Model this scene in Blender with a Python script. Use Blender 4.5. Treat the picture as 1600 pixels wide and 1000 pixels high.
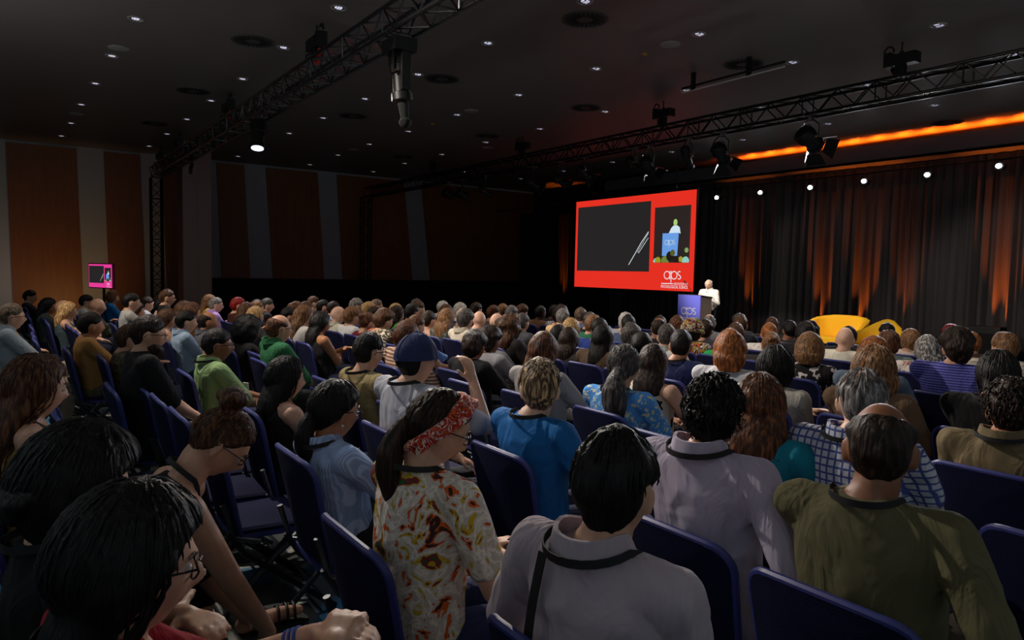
import bpy, bmesh, math, random
import numpy as np
from mathutils import Vector, Matrix, noise
from math import sin, cos, pi, radians as R
random.seed(7)
for o in list(bpy.data.objects): bpy.data.objects.remove(o)
SC = bpy.context.scene
COL = SC.collection
# ------------------------------------------------------------------ camera
F_PX, YAW, PITCH, ROLL, EYE = 1123.7, R(55.229), R(3.789), R(1.2008), 1.65
_f = Vector((cos(YAW)*cos(PITCH), sin(YAW)*cos(PITCH), -sin(PITCH)))
_r = Vector((sin(YAW), -cos(YAW), 0)); _u = _r.cross(_f)
_r2 = _r*cos(ROLL)+_u*sin(ROLL); _u2 = -_r*sin(ROLL)+_u*cos(ROLL)
cd = bpy.data.cameras.new('camera'); cam = bpy.data.objects.new('camera', cd); COL.objects.link(cam)
cd.sensor_width = 36; cd.lens = F_PX/1600*36; cd.clip_start = .05; cd.clip_end = 200
cam.matrix_world = Matrix(((_r2.x, _u2.x, -_f.x, 0), (_r2.y, _u2.y, -_f.y, 0), (_r2.z, _u2.z, -_f.z, EYE), (0, 0, 0, 1)))
SC.camera = cam
EYEV = Vector((0, 0, EYE))
def ray(px, py): return _r2*((px-800)/F_PX)-_u2*((py-500)/F_PX)+_f
def on_z(px, py, z): v = ray(px, py); return EYEV+v*((z-EYE)/v.z)
def on_x(px, py, x): v = ray(px, py); return EYEV+v*(x/v.x)
def on_y(px, py, y): v = ray(px, py); return EYEV+v*(y/v.y)
# ------------------------------------------------------------------ world, exposure
SC.view_settings.view_transform = 'Standard'; SC.view_settings.look = 'None'
SC.view_settings.exposure = 0.0; SC.view_settings.gamma = 1.0; SC.view_settings.use_curve_mapping = False
w = bpy.data.worlds.new('world'); SC.world = w; w.use_nodes = True
w.node_tree.nodes['Background'].inputs[0].default_value = (.55, .62, .8, 1)
w.node_tree.nodes['Background'].inputs[1].default_value = 0.010
# ------------------------------------------------------------------ materials
def lin(c):
    return tuple((x/255/12.92 if x/255 <= .04045 else ((x/255+.055)/1.055)**2.4) for x in c)
class NT:
    def __init__(s, m): s.t = m.node_tree; s.n = s.t.nodes; s.l = s.t.links
    def add(s, typ, **kw):
        n = s.n.new(typ)
        for k, v in kw.items():
            if k in n.inputs.keys() if isinstance(k, str) else False: n.inputs[k].default_value = v
            else: setattr(n, k, v)
        return n
    def link(s, a, b): s.l.new(a, b)
MATS = {}
def mat(name, c=(128, 128, 128), rough=.6, metal=0, emit=None, es=1.0, spec=None):
    if name in MATS: return MATS[name]
    m = bpy.data.materials.new(name); m.use_nodes = True; MATS[name] = m
    b = m.node_tree.nodes['Principled BSDF']
    b.inputs['Base Color'].default_value = (*lin(c), 1); b.inputs['Roughness'].default_value = rough; b.inputs['Metallic'].default_value = metal
    if spec is not None: b.inputs['Specular IOR Level'].default_value = spec
    if emit: b.inputs['Emission Color'].default_value = (*lin(emit), 1); b.inputs['Emission Strength'].default_value = es
    return m
def coords(nt, scale=(1, 1, 1), rot=(0, 0, 0)):
    tc = nt.add('ShaderNodeTexCoord'); mp = nt.add('ShaderNodeMapping')
    mp.inputs['Scale'].default_value = scale; mp.inputs['Rotation'].default_value = rot
    nt.link(tc.outputs['Object'], mp.inputs[0]); return mp.outputs[0]
def bump(nt, m, h, strength=.5, dist=.01):
    bp = nt.add('ShaderNodeBump'); bp.inputs['Strength'].default_value = strength; bp.inputs['Distance'].default_value = dist
    nt.link(h, bp.inputs['Height']); nt.link(bp.outputs[0], nt.n['Principled BSDF'].inputs['Normal'])
def ramp(nt, fac, stops, interp='LINEAR'):
    r = nt.add('ShaderNodeValToRGB'); cr = r.color_ramp; cr.interpolation = interp
    while len(cr.elements) < len(stops): cr.elements.new(.5)
    for e, (p, c) in zip(cr.elements, stops): e.position = p; e.color = (*lin(c), 1)
    nt.link(fac, r.inputs[0]); return r.outputs[0]
def setc(nt, out): nt.link(out, nt.n['Principled BSDF'].inputs['Base Color'])
def cloth(kind, c, c2=None, c3=None, sc=1.0):
    key = f'cloth_{kind}_{c}_{c2}_{c3}_{sc}'
    if key in MATS: return MATS[key]
    m = mat(key, c, .85, spec=.25); nt = NT(m); v = coords(nt)
    n1 = nt.add('ShaderNodeTexNoise'); n1.inputs['Scale'].default_value = 9; n1.inputs['Detail'].default_value = 3; n1.inputs['Distortion'].default_value = 1.2
    v2 = coords(nt, (1, 1, .45)); nt.link(v2, n1.inputs['Vector'])
    bump(nt, m, n1.outputs[0], .55, .05)
    if kind == 'plain': return m
    if kind in ('stripe', 'vstripe', 'zigzag'):
        wv = nt.add('ShaderNodeTexWave'); wv.inputs['Scale'].default_value = 9*sc
        wv.bands_direction = 'Z' if kind != 'vstripe' else 'Y'
        nt.link(v, wv.inputs['Vector'])
        if kind == 'zigzag':
            wv.wave_type = 'BANDS'; ck = nt.add('ShaderNodeTexWave'); ck.bands_direction = 'Y'; ck.wave_profile = 'TRI'; ck.inputs['Scale'].default_value = 6
            nt.link(v, ck.inputs['Vector']); mu = nt.add('ShaderNodeMath', operation='MULTIPLY'); mu.inputs[1].default_value = 6
            nt.link(ck.outputs['Fac'], mu.inputs[0]); nt.link(mu.outputs[0], wv.inputs['Phase Offset'])
        setc(nt, ramp(nt, wv.outputs['Fac'], [(0, c), (.5, c2)] + ([(.78, c3)] if c3 else []), 'CONSTANT'))
    if kind == 'plaid':
        a = nt.add('ShaderNodeTexWave'); a.bands_direction = 'Z'; a.inputs['Scale'].default_value = 5*sc; nt.link(v, a.inputs['Vector'])
        b = nt.add('ShaderNodeTexWave'); b.bands_direction = 'Y'; b.inputs['Scale'].default_value = 5*sc; nt.link(v, b.inputs['Vector'])
        ad = nt.add('ShaderNodeMath', operation='MAXIMUM'); 
        pa = nt.add('ShaderNodeMath', operation='POWER'); pa.inputs[1].default_value = 4; nt.link(a.outputs['Fac'], pa.inputs[0])
        pb = nt.add('ShaderNodeMath', operation='POWER'); pb.inputs[1].default_value = 4; nt.link(b.outputs['Fac'], pb.inputs[0])
        nt.link(pa.outputs[0], ad.inputs[0]); nt.link(pb.outputs[0], ad.inputs[1])
        setc(nt, ramp(nt, ad.outputs[0], [(.25, c), (.7, c2)]))
    if kind in ('floral', 'dots'):
        vo = nt.add('ShaderNodeTexVoronoi'); vo.inputs['Scale'].default_value = 16*sc; 
        nz = nt.add('ShaderNodeTexNoise'); nz.inputs['Scale'].default_value = 14*sc; nt.link(v, nz.inputs['Vector'])
        mx = nt.add('ShaderNodeMix', data_type='RGBA'); mx.inputs[0].default_value = .12
        nt.link(v, mx.inputs[6]); nt.link(nz.outputs['Color'], mx.inputs[7]); nt.link(mx.outputs[2], vo.inputs['Vector'])
        setc(nt, ramp(nt, vo.outputs['Distance'], [(0, c3 or c2), (.22, c2), (.36, c)], 'CONSTANT'))
    if kind == 'patch':   # large painterly blotches in several colours
        nz = nt.add('ShaderNodeTexNoise'); nz.inputs['Scale'].default_value = 7*sc; nz.inputs['Detail'].default_value = 4; nz.inputs['Distortion'].default_value = 1.5
        nt.link(v, nz.inputs['Vector'])
        setc(nt, ramp(nt, nz.outputs[0], [(0, (60, 40, 40)), (.36, (205, 90, 30)), (.42, c), (.5, (225, 215, 200)), (.55, c), (.6, c2), (.65, c3), (.72, (40, 90, 50))], 'CONSTANT'))
    return m
def hairmat(c, c2=None, scale=1.0):
    key = f'hair_{c}_{c2}'
    if key in MATS: return MATS[key]
    m = mat(key, c, .5, spec=.22); nt = NT(m); v = coords(nt, (55, 55, 7))
    n = nt.add('ShaderNodeTexNoise'); n.inputs['Scale'].default_value = 1.6; n.inputs['Detail'].default_value = 4; nt.link(v, n.inputs['Vector'])
    c2 = c2 or tuple(min(255, int(x*1.5+6)) for x in c)
    setc(nt, ramp(nt, n.outputs[0], [(.3, tuple(int(x*.5) for x in c)), (.5, c), (.68, c2)]))
    bump(nt, m, n.outputs[0], .7, .012); return m
def skinmat(c):
    key = f'skin_{c}'
    if key in MATS: return MATS[key]
    m = mat(key, c, .5, spec=.4); nt = NT(m); n = nt.add('ShaderNodeTexNoise'); n.inputs['Scale'].default_value = 22; nt.link(coords(nt), n.inputs['Vector'])
    setc(nt, ramp(nt, n.outputs[0], [(.3, tuple(int(x*.9) for x in c)), (.7, c)])); return m
# ------------------------------------------------------------------ mesh builder
class MB:
    def __init__(s): s.v = []; s.f = []; s.n = 0; s.mi = []
    def addm(s, vs, fs, mi=0):
        s.v.append(np.asarray(vs, float)); s.f.extend([tuple(i+s.n for i in f) for f in fs]); s.mi.extend([mi]*len(fs)); s.n += len(vs); return s
    def box(s, c, d, rz=0, mi=0, M=None):
        x, y, z = d[0]/2, d[1]/2, d[2]/2
        p = np.array([(a*x, b*y, e*z) for e in (-1, 1) for a, b in ((-1, -1), (1, -1), (1, 1), (-1, 1))])
        if rz: p = p @ np.array([[cos(rz), sin(rz), 0], [-sin(rz), cos(rz), 0], [0, 0, 1]])
        if M is not None: p = p @ np.array(M).T
        return s.addm(p+np.array(c), [(3, 2, 1, 0), (4, 5, 6, 7), (0, 1, 5, 4), (1, 2, 6, 5), (2, 3, 7, 6), (3, 0, 4, 7)], mi)
    def loft(s, rings, cap=True, mi=0, closed=False):
        n = len(rings[0]); vs = np.concatenate(rings); fs = []
        m = len(rings)
        for k in range(m if closed else m-1):
            a, b = k*n, ((k+1) % m)*n
            for i in range(n): j = (i+1) % n; fs.append((a+i, a+j, b+j, b+i))
        if cap and not closed: fs.append(tuple(range(n))[::-1]); fs.append(tuple((m-1)*n+i for i in range(n)))
        return s.addm(vs, fs, mi)
    def tube(s, pts, r, n=8, mi=0, cap=True, closed=False):
        pts = [np.array(p, float) for p in pts]; m = len(pts)
        rr = [r]*m if np.isscalar(r) else r
        rings = []; up = None
        for i in range(m):
            if closed: t = pts[(i+1) % m]-pts[i-1]
            else: t = pts[min(i+1, m-1)]-pts[max(i-1, 0)]
            t = t/(np.linalg.norm(t)+1e-9)
            if up is None: up = np.array((0, 0, 1.)) if abs(t[2]) < .9 else np.array((1., 0, 0))
            a = np.cross(t, up); a /= np.linalg.norm(a)+1e-9; b = np.cross(a, t); up = b
            rings.append(np.array([pts[i]+rr[i]*(cos(2*pi*k/n)*a+sin(2*pi*k/n)*b) for k in range(n)]))
        return s.loft(rings, cap, mi, closed)
    def capsule(s, a, b, ra, rb, n=14, mi=0):
        a = np.array(a, float); b = np.array(b, float); t = b-a; L = np.linalg.norm(t); t = t/(L+1e-9)
        up = np.array((0, 0, 1.)) if abs(t[2]) < .9 else np.array((1., 0, 0))
        u = np.cross(t, up); u /= np.linalg.norm(u); w = np.cross(u, t); rings = []
        for q in (10, 35, 62, 90): rings.append((a-t*ra*cos(R(q)), ra*sin(R(q))))
        for q in (90, 62, 35, 10): rings.append((b+t*rb*cos(R(q)), rb*sin(R(q))))
        return s.loft([np.array([p+r*(cos(2*pi*k/n)*u+sin(2*pi*k/n)*w) for k in range(n)]) for p, r in rings], True, mi)
    def limb(s, pts, rs, n=14):
        for i in range(len(pts)-1): s.capsule(pts[i], pts[i+1], rs[i], rs[i+1], n)
        return s
    def ell(s, c, r, n=16, M=None, mi=0):
        rings = []
        for k in range(1, n//2+2):
            th = pi*k/(n//2+2)
            p = np.array([(r[0]*sin(th)*cos(2*pi*i/n), r[1]*sin(th)*sin(2*pi*i/n), -r[2]*cos(th)) for i in range(n)])
            if M is not None: p = p @ np.array(M).T
            rings.append(p+np.array(c))
        return s.loft(rings, True, mi)
    def disc(s, c, r, z, h, n=24, mi=0):
        return s.loft([np.array([(c[0]+q*cos(2*pi*i/n), c[1]+q*sin(2*pi*i/n), zz) for i in range(n)]) for q, zz in ((r, z), (r, z+h))], True, mi)
    def mesh(s, name):
        me = bpy.data.meshes.new(name)
        v = np.concatenate(s.v) if s.v else np.zeros((0, 3))
        me.from_pydata(v.tolist(), [], s.f); return me
    def build(s, name, m, parent=None, smooth=True, loc=None):
        me = s.mesh(name); ms = m if isinstance(m, (list, tuple)) else [m]
        for x in ms: me.materials.append(x)
        if len(ms) > 1: me.polygons.foreach_set('material_index', s.mi)
        if smooth: me.polygons.foreach_set('use_smooth', [True]*len(me.polygons)); 
        me.validate(); me.update()
        if smooth: me.set_sharp_from_angle(angle=R(42))
        o = bpy.data.objects.new(name, me); COL.objects.link(o)
        if parent: o.parent = parent
        if loc is not None: o.location = loc
        return o
def tag(o, label=None, cat=None, group=None, kind=None):
    if label: o['label'] = label
    if cat: o['category'] = cat
    if group: o['group'] = group
    if kind: o['kind'] = kind
    return o
def empty(name, loc=(0, 0, 0), rz=0, label=None, cat=None, group=None):
    o = bpy.data.objects.new(name, None); COL.objects.link(o); o.location = loc; o.rotation_euler = (0, 0, rz); o.empty_display_size = .1
    return tag(o, label, cat, group)
CH = {}
def children(o): return [c for c in bpy.data.objects if c.parent == o]
def copy_tree(tree, loc, rz=None):
    """tree = (obj, [subtrees]); copies the thing and every part"""
    o, subs = tree
    def rec(node, par):
        c = node[0].copy(); COL.objects.link(c); c.parent = par
        for q in node[1]: rec(q, c)
        return c
    c = rec(tree, None); c.location = loc
    if rz is not None: c.rotation_euler = (0, 0, rz)
    return c
PEND = []
def remesh(o, vox, smooth=3, post=None):
    md = o.modifiers.new('r', 'REMESH'); md.mode = 'VOXEL'; md.voxel_size = vox; md.use_smooth_shade = True
    if smooth: ms = o.modifiers.new('s', 'SMOOTH'); ms.factor = .5; ms.iterations = smooth
    PEND.append((o, post))
def flush():
    dg = bpy.context.evaluated_depsgraph_get(); dg.update()
    new = [(o, bpy.data.meshes.new_from_object(o.evaluated_get(dg)), post) for o, post in PEND]
    for o, me, post in new:
        old = o.data; mats = [q for q in old.materials]; o.modifiers.clear(); nm = old.name; o.data = me; me.name = nm
        if not me.materials:
            for q in mats: me.materials.append(q)
        if post: post(o, me)
    PEND.clear()
def light(name, typ, loc, target, energy, color=(255, 255, 255), size=.1, spot=40, blend=.5, parent=None):
    d = bpy.data.lights.new(name, typ); d.energy = energy; d.color = lin(color)
    if typ == 'SPOT': d.spot_size = R(spot); d.spot_blend = blend; d.shadow_soft_size = size
    elif typ == 'POINT': d.shadow_soft_size = size
    else: d.size = size
    o = bpy.data.objects.new(name, d); COL.objects.link(o); o.location = loc
    v = Vector(target)-Vector(loc); o.rotation_euler = v.to_track_quat('-Z', 'Y').to_euler()
    return o
# ------------------------------------------------------------------ lights of the hall
CEIL, WY, SX, WX0, WY0 = 5.0, 24.4, 17.9, -3.0, -4.0
def lights():
    # downlights over the rows
    for x, y, e in ((4.2, 13.5, 190), (8.2, 9.0, 190), (8.0, 14.5, 170), (5.4, 9.5, 190), (7.4, 4.6, 170), (4.8, 5.2, 80), (2.2, 16.5, 110), (5.2, 18.5, 90), (2.0, 7.6, 110), (1.0, 10.5, 100), (5.6, 1.8, 30)):
        light('ceiling_downlight_lamp', 'SPOT', (x, y, 4.9), (x-.2, y, 0), e, (255, 238, 220), .05, 96, .8)
    # six white back lights over the stage
    for y in (6.21, 7.67, 9.07, 10.56, 12.06, 13.67):
        light('back_light_beam', 'SPOT', (15.72, y, 3.86), (8.0, y-2.5, .9), 380, (240, 244, 255), .035, 60, .5)
    # orange uplighters at the curtain foot and in the cove
    for px, e in ((880, 60), (1172, 44), (1287, 64), (1350, 70), (1416, 34), (1567, 110)):
        y = on_x(px, 430, 17.35).y; light('curtain_uplight', 'SPOT', (17.19, y, .21), (17.33, y, 3.0), e*10, (255, 112, 24), .02, 34, 1.0)
    for y in np.arange(2.2, 13.6, .6):
        light('cove_light', 'AREA', (17.05, float(y), 4.68), (16.75, float(y), 5.0), 34.0, (255, 92, 14), .2)
    # warm wash on the left wall
    light('wall_wash', 'SPOT', (1.2, 22.0, .3), (1.2, 24.3, 1.6), 60, (255, 190, 120), .2, 110, .9)
    light('wall_wash', 'SPOT', (-.9, 22.0, .3), (-.8, 24.4, 1.6), 26, (230, 220, 220), .2, 90, .9)
    # soft fill added out of view, facing up to lift the ceiling
    for x, y, e in ((-2.3, -2.6, 85), (-2.4, 3.5, 85), (-2.4, 10, 50), (4.0, -3.3, 100), (10.0, -3.3, 85), (15.0, -3.0, 40)):
        light('ceiling_fill', 'AREA', (x, y, 2.3), (x+.01, y, 5), e*1.2, (236, 240, 238), .8)
    # cool pool on the carpet at the front rows, plus an added fill spot without fixture to brighten the middle rows
    light('floor_pool', 'SPOT', (1.9, 4.6, 4.9), (1.7, 3.9, 0), 90, (226, 236, 255), .05, 62, .6)
    light('crowd_fill_spot', 'SPOT', (3.5, 10.4, 3.95), (5.2, 4.6, .9), 420, (255, 244, 230), .06, 60, .7)
    # main hall spot high on the left, behind the camera
    light('hall_key_spot', 'SPOT', (.1, 7.0, 4.85), (5.0, 3.6, 1.0), 900, (255, 242, 228), .06, 80, .2)
    light('hall_key_spot', 'SPOT', (-1.6, 8.6, 4.8), (2.0, 9.5, .6), 620, (255, 240, 222), .06, 60, .5)
lights()
# ------------------------------------------------------------------ room materials
def carpet():
    m = mat('carpet', (40, 42, 42), .95, spec=.1); nt = NT(m); v = coords(nt)
    nz = nt.add('ShaderNodeTexNoise'); nz.inputs['Scale'].default_value = 1.4; nz.inputs['Detail'].default_value = 2; nt.link(v, nz.inputs['Vector'])
    mx = nt.add('ShaderNodeMix', data_type='RGBA'); mx.inputs[0].default_value = .25; nt.link(v, mx.inputs[6]); nt.link(nz.outputs['Color'], mx.inputs[7])
    vo = nt.add('ShaderNodeTexVoronoi'); vo.inputs['Scale'].default_value = 1.7; nt.link(mx.outputs[2], vo.inputs['Vector'])
    mu = nt.add('ShaderNodeMath', operation='MULTIPLY'); mu.inputs[1].default_value = 26; nt.link(vo.outputs['Distance'], mu.inputs[0])
    sn = nt.add('ShaderNodeMath', operation='SINE'); nt.link(mu.outputs[0], sn.inputs[0])
    base = ramp(nt, sn.outputs[0], [(.0, (66, 70, 70)), (.45, (80, 84, 84)), (.8, (128, 132, 128)), (1, (150, 152, 146))])
    n2 = nt.add('ShaderNodeTexNoise'); n2.inputs['Scale'].default_value = 1.1; n2.inputs['Detail'].default_value = 1; nt.link(v, n2.inputs['Vector'])
    f2 = ramp(nt, n2.outputs[0], [(.56, (0, 0, 0)), (.60, (255, 255, 255))])
    m2 = nt.add('ShaderNodeMix', data_type='RGBA'); nt.link(f2, m2.inputs[0]); nt.link(base, m2.inputs[6]); m2.inputs[7].default_value = (*lin((70, 130, 165)), 1)
    setc(nt, m2.outputs[2])
    n3 = nt.add('ShaderNodeTexNoise'); n3.inputs['Scale'].default_value = 180; nt.link(v, n3.inputs['Vector']); bump(nt, m, n3.outputs[0], .6, .01)
    return m
def wood():
    m = mat('wood_panel', (150, 78, 22), .5); nt = NT(m); n = nt.add('ShaderNodeTexNoise'); n.inputs['Scale'].default_value = 3; n.inputs['Detail'].default_value = 5
    nt.link(coords(nt, (6, 6, .5)), n.inputs['Vector']); setc(nt, ramp(nt, n.outputs[0], [(.3, (104, 62, 20)), (.7, (118, 72, 26))])); return m
def ceilm():
    m = mat('ceiling_paint', (112, 106, 103), .5, spec=.35); nt = NT(m); n = nt.add('ShaderNodeTexNoise'); n.inputs['Scale'].default_value = .5; n.inputs['Detail'].default_value = 3
    nt.link(coords(nt), n.inputs['Vector']); bump(nt, m, n.outputs[0], .25, .12); return m
def curtainm():
    m = mat('curtain_cloth', (78, 76, 78), .9, spec=.2); nt = NT(m); n = nt.add('ShaderNodeTexNoise'); n.inputs['Scale'].default_value = 40
    nt.link(coords(nt), n.inputs['Vector']); bump(nt, m, n.outputs[0], .3, .01); return m
BLACK = mat('black_metal', (22, 22, 23), .45, .3); BLACKM = mat('black_matte', (10, 10, 10), .9); STEEL = mat('dull_steel', (120, 122, 126), .32, 1)
ALU = mat('truss_aluminium', (110, 112, 116), .25, 1); ALU_SHADED = mat('truss_aluminium_shaded', (20, 20, 21), .5, .6); GREYW = mat('grey_wall_paint', (150, 160, 168), .7); WHITE = mat('white_paint', (200, 200, 196), .6)  # the darker truss metal is the same aluminium, backlit shade put into its colour
def quad_slab(name, pts, thick, m, **kw):   # four 3-D corners, thickness vector
    t = np.array(thick); a = np.array(pts, float)
    return MB().loft([a, a+t]).build(name, m, smooth=False, **kw)
def struct(o, label=None): o['kind'] = 'structure'; return o
# ------------------------------------------------------------------ room shell
struct(MB().box(((SX+WX0)/2, (WY+WY0)/2, -.05), (SX-WX0+.4, WY-WY0+.4, .1)).build('floor', carpet(), smooth=False))
struct(MB().box(((SX+WX0)/2, (WY+WY0)/2, CEIL+.05), (SX-WX0+.4, WY-WY0+.4, .1)).build('ceiling', ceilm(), smooth=False))
struct(MB().box(((SX+WX0)/2, WY+.1, CEIL/2), (SX-WX0+.4, .2, CEIL)).build('wall_left', GREYW, smooth=False))
struct(MB().box(((SX+WX0)/2, WY0-.1, CEIL/2), (SX-WX0+.4, .2, CEIL)).build('wall_right', GREYW, smooth=False))
struct(MB().box((SX+.1, (WY+WY0)/2, CEIL/2), (.2, WY-WY0, CEIL)).build('wall_front', BLACKM, smooth=False))
struct(MB().box((WX0-.1, (WY+WY0)/2, CEIL/2), (.2, WY-WY0, CEIL)).build('wall_back', GREYW, smooth=False))
# tall timber panels between slanting grey piers; (x at the top, x at the bottom) in the photograph
k = 1
for (a0, a1, b0, b1) in ((11, 20, 121, 129.5), (163, 171, 219, 226), (253, 262, 300, 308), (338.6, 348, 382, 392), (415.6, 428, 496, 507.5), (526, 537, 630, 646), (657, 674, 838, 838)):
    P = []
    for x, y in ((a0, 270), (b0, 270), (b1, 460), (a1, 460)): P.append(on_y(x, y, WY-.02))
    def at(p, q, z): t = (z-p.z)/(q.z-p.z); return (p.x+(q.x-p.x)*t, WY-.045, z)
    pts = [at(P[0], P[3], 4.93), at(P[1], P[2], 4.93), at(P[1], P[2], .1), at(P[0], P[3], .1)]
    struct(quad_slab('trim_%d' % k, pts, (0, .05, 0), wood())); k += 1
# dark dado screen along the rear part of the left wall
p0 = on_y(326, 447, WY-.12)
struct(MB().box(((p0.x+SX)/2, WY-.12, .64), (SX-p0.x, .08, 1.28)).build('trim_%d' % k, BLACKM, smooth=False)); k += 1
# free-standing clad column
pc = on_y(304.5, 400, 21.5)
m = mat('column_metal', (112, 92, 88), .35, .7)
c = MB()
for s in (-1, 1): c.box((pc.x+s*.185, 21.5, CEIL/2), (.362, .7, CEIL))
c.box((pc.x, 21.5, CEIL/2), (.02, .68, CEIL))
struct(c.build('trim_%d' % k, m, smooth=False)); k += 1
# ------------------------------------------------------------------ bulkhead beam in front of the cove
beam = MB()
zb = []
for (px, py) in ((1600, 203), (1150, 268)): zb.append(on_x(px, py, 16.75))
for (px, py) in ((1600, 188), (1140, 256)): zb.append(on_x(px, py, 16.75))
beam.box((16.82, 7.5, 4.635), (.14, 23.0-.6, .39)); beam.box((17.2, 7.5, 4.46), (.9, 22.4, .04))
struct(beam.build('trim_%d' % k, mat('beam_grey', (88, 90, 96), .7), smooth=False)); k += 1
print('BEAM', [tuple(round(q, 2) for q in z) for z in zb])
# ------------------------------------------------------------------ stage curtain, five pleated drops
def drape(y0, y1, x, z0, z1, seed, m, name, label, cat='curtain', group=None, amp=.085):
    rnd = random.Random(seed); n = int((y1-y0)/.022); ys = np.linspace(y0, y1, n); ph = 0; prof = []
    freq = 26; a = amp
    for y in ys:
        if rnd.random() < .03: freq = rnd.uniform(18, 40); 
        if rnd.random() < .03: a = rnd.uniform(.45, 1.15)*amp
        ph += freq*.022; prof.append(x+a*(sin(ph)+.3*sin(2.3*ph)))
    prof = np.array(prof); zs = np.linspace(z0, z1, 9); vs = []; fs = []
    for j, z in enumerate(zs):
        t = (z-z0)/(z1-z0); w = 1-.45*t
        vs.append(np.stack([x+(prof-x)*w+.01*np.sin(ys*3+z), ys, np.full(n, z)], 1))
    for j in range(len(zs)-1):
        for i in range(n-1): a0 = j*n+i; fs.append((a0, a0+1, a0+n+1, a0+n))
    b = MB(); b.addm(np.concatenate(vs), fs); o = b.build(name, m)
    sm = o.modifiers.new('solid', 'SOLIDIFY'); sm.thickness = .012
    return tag(o, label, cat, group)
cm = curtainm()
names = ['at the right edge behind the yellow armchair', 'behind the yellow loveseat', 'behind the lectern and speaker', 'hidden partly by the right half of the projection screen', 'glowing orange just left of the projection screen', 'hanging in the dark corner beside the timber panels']
ys = [2.0, 6.4, 9.6, 12.6, 15.6, 18.9, 22.6]
for i in range(6):
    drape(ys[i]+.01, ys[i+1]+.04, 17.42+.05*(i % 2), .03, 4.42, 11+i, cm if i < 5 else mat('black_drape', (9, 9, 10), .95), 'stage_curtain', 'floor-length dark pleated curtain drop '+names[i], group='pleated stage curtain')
# plain masking cloth in the dark corner
y0, y1 = on_x(872, 400, 16.6).y, on_x(812, 400, 16.6).y
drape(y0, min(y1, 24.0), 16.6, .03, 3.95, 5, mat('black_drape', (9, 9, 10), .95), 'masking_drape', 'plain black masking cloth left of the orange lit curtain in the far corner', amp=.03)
# ------------------------------------------------------------------ trusses
def lattice(b, p0, d, L, s, r=.011, step=None):
    """box truss from p0 along unit d, square section s; adds braces to b"""
    d = np.array(d, float); up = np.array((0, 0, 1.)) if abs(d[2]) < .5 else np.array((1., 0, 0)); sd = np.cross(d, up); h = s/2
    C = [np.array(p0)+a*h*sd+c*h*up for a, c in ((-1, -1), (1, -1), (1, 1), (-1, 1))]
    n = max(1, int(round(L/(step or s*1.0)))); st = L/n
    for q in range(4):
        A, B = C[q], C[(q+1) % 4]
        for i in range(n):
            P, Q = (A, B) if (i+q) % 2 else (B, A)
            b.tube([P+d*st*i, Q+d*st*(i+1)], r, 5)
            if i % 4 == 0: b.tube([A+d*st*i, B+d*st*i], r, 5)
    return C
def truss(name, p0, d, L, s, label, group):
    t = empty(name, p0, 0, label, 'truss', group); bb = MB(); z = np.zeros(3)
    C = lattice(bb, z, d, L, s); am = ALU if abs(p0[0]-3.52) < .1 and d[1] else ALU_SHADED; bb.build('lattice_brace', am, t)
    for q in C:
        MB().tube([q, q+np.array(d)*L], .024, 10).build('chord', am, t)
    return t
TLX, TFX = 3.52, 10.35
truss('lighting_truss', (TLX, .5, 4.35), (0, 1, 0), 23.2, .29, 'silvery lighting truss running from the top of the photo towards the far left wall', 'box trusses under the ceiling')
truss('lighting_truss', (TFX, -3.6, 4.35), (0, 1, 0), 27.6, .29, 'black looking truss crossing above the audience in front of the stage', 'box trusses under the ceiling')
truss('truss_tower', (TLX, 23.6, 0.04), (0, 0, 1), 4.15, .29, 'upright truss leg standing by the far left wall beside the television', 'truss legs')
truss('truss_tower', (10.25, 23.9, 0.04), (0, 0, 1), 4.15, .29, 'upright truss leg carrying the stage side truss at the far wall', 'truss legs')
for x, y in ((TLX, 23.6), (10.25, 23.9)):
    tag(MB().box((x, y, .02), (.7, .7, .04)).build('base_plate', BLACK, smooth=False), 'square steel base plate under the truss leg '+('beside the television' if x < 5 else 'at the far wall'), 'base plate')
# chain hoists above the trusses
def hoist(x, y, label, side=1):
    t = empty('chain_hoist', (x, y, CEIL), 0, label, 'chain hoist', 'chain hoists over the trusses')
    MB().tube([(0, 0, 0), (0, 0, -.16)], .012, 6).build('hanging_chain', BLACK, t)
    b = MB(); b.box((0, side*.05, -.25), (.16, .36, .15)); b.box((0, -side*.17, -.23), (.14, .1, .2)); b.tube([(0, 0, -.13), (0, 0, -.2)], .03, 8); b.build('motor_body', BLACK, t)
    b = MB(); pts = [(0, -side*.18+.07*cos(a), -.12+.09*sin(a)) for a in np.linspace(0, pi, 9)]; b.tube(pts, .014, 6); b.build('cable_loop', BLACK, t)
    MB().capsule((0, -side*.12, -.36), (0, -side*.02, -.5), .028, .04, 10).build('chain_bag', mat('red_chain_bag', (190, 40, 25), .7) if x < 5 else BLACKM, t)
    b = MB(); b.tube([(0, 0, -.3), (0, 0, -.50)], .022, 6); b.box((0, 0, -.40), (.10, .12, .16)); b.tube([(-.15, 0, -.50), (-.15, 0, -.44), (0, 0, -.36), (.15, 0, -.44), (.15, 0, -.50)], .012, 6); b.build('lower_hook', BLACK, t)
for px, py, w in ((495, 62, 'highest on the silvery truss, red bag below it'), (357, 152, 'second along the silvery truss with red bag'), (279, 205, 'on the silvery truss in front of the metal column'), (236, 230, 'at the far end of the silvery truss')):
    p = on_x(px, py, TLX); hoist(TLX, min(p.y, 22.9), 'black chain hoist '+w)
for px, py, w in ((1408, 100, 'nearest the right edge on the stage side truss'), (1036, 188, 'on the stage side truss above the projection screen'), (816, 232, 'on the stage side truss left of the screen'), (679, 264, 'on the stage side truss in front of the timber panels')):
    p = on_x(px, py, TFX); hoist(TFX, p.y, 'black chain hoist '+w, -1)
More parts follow.
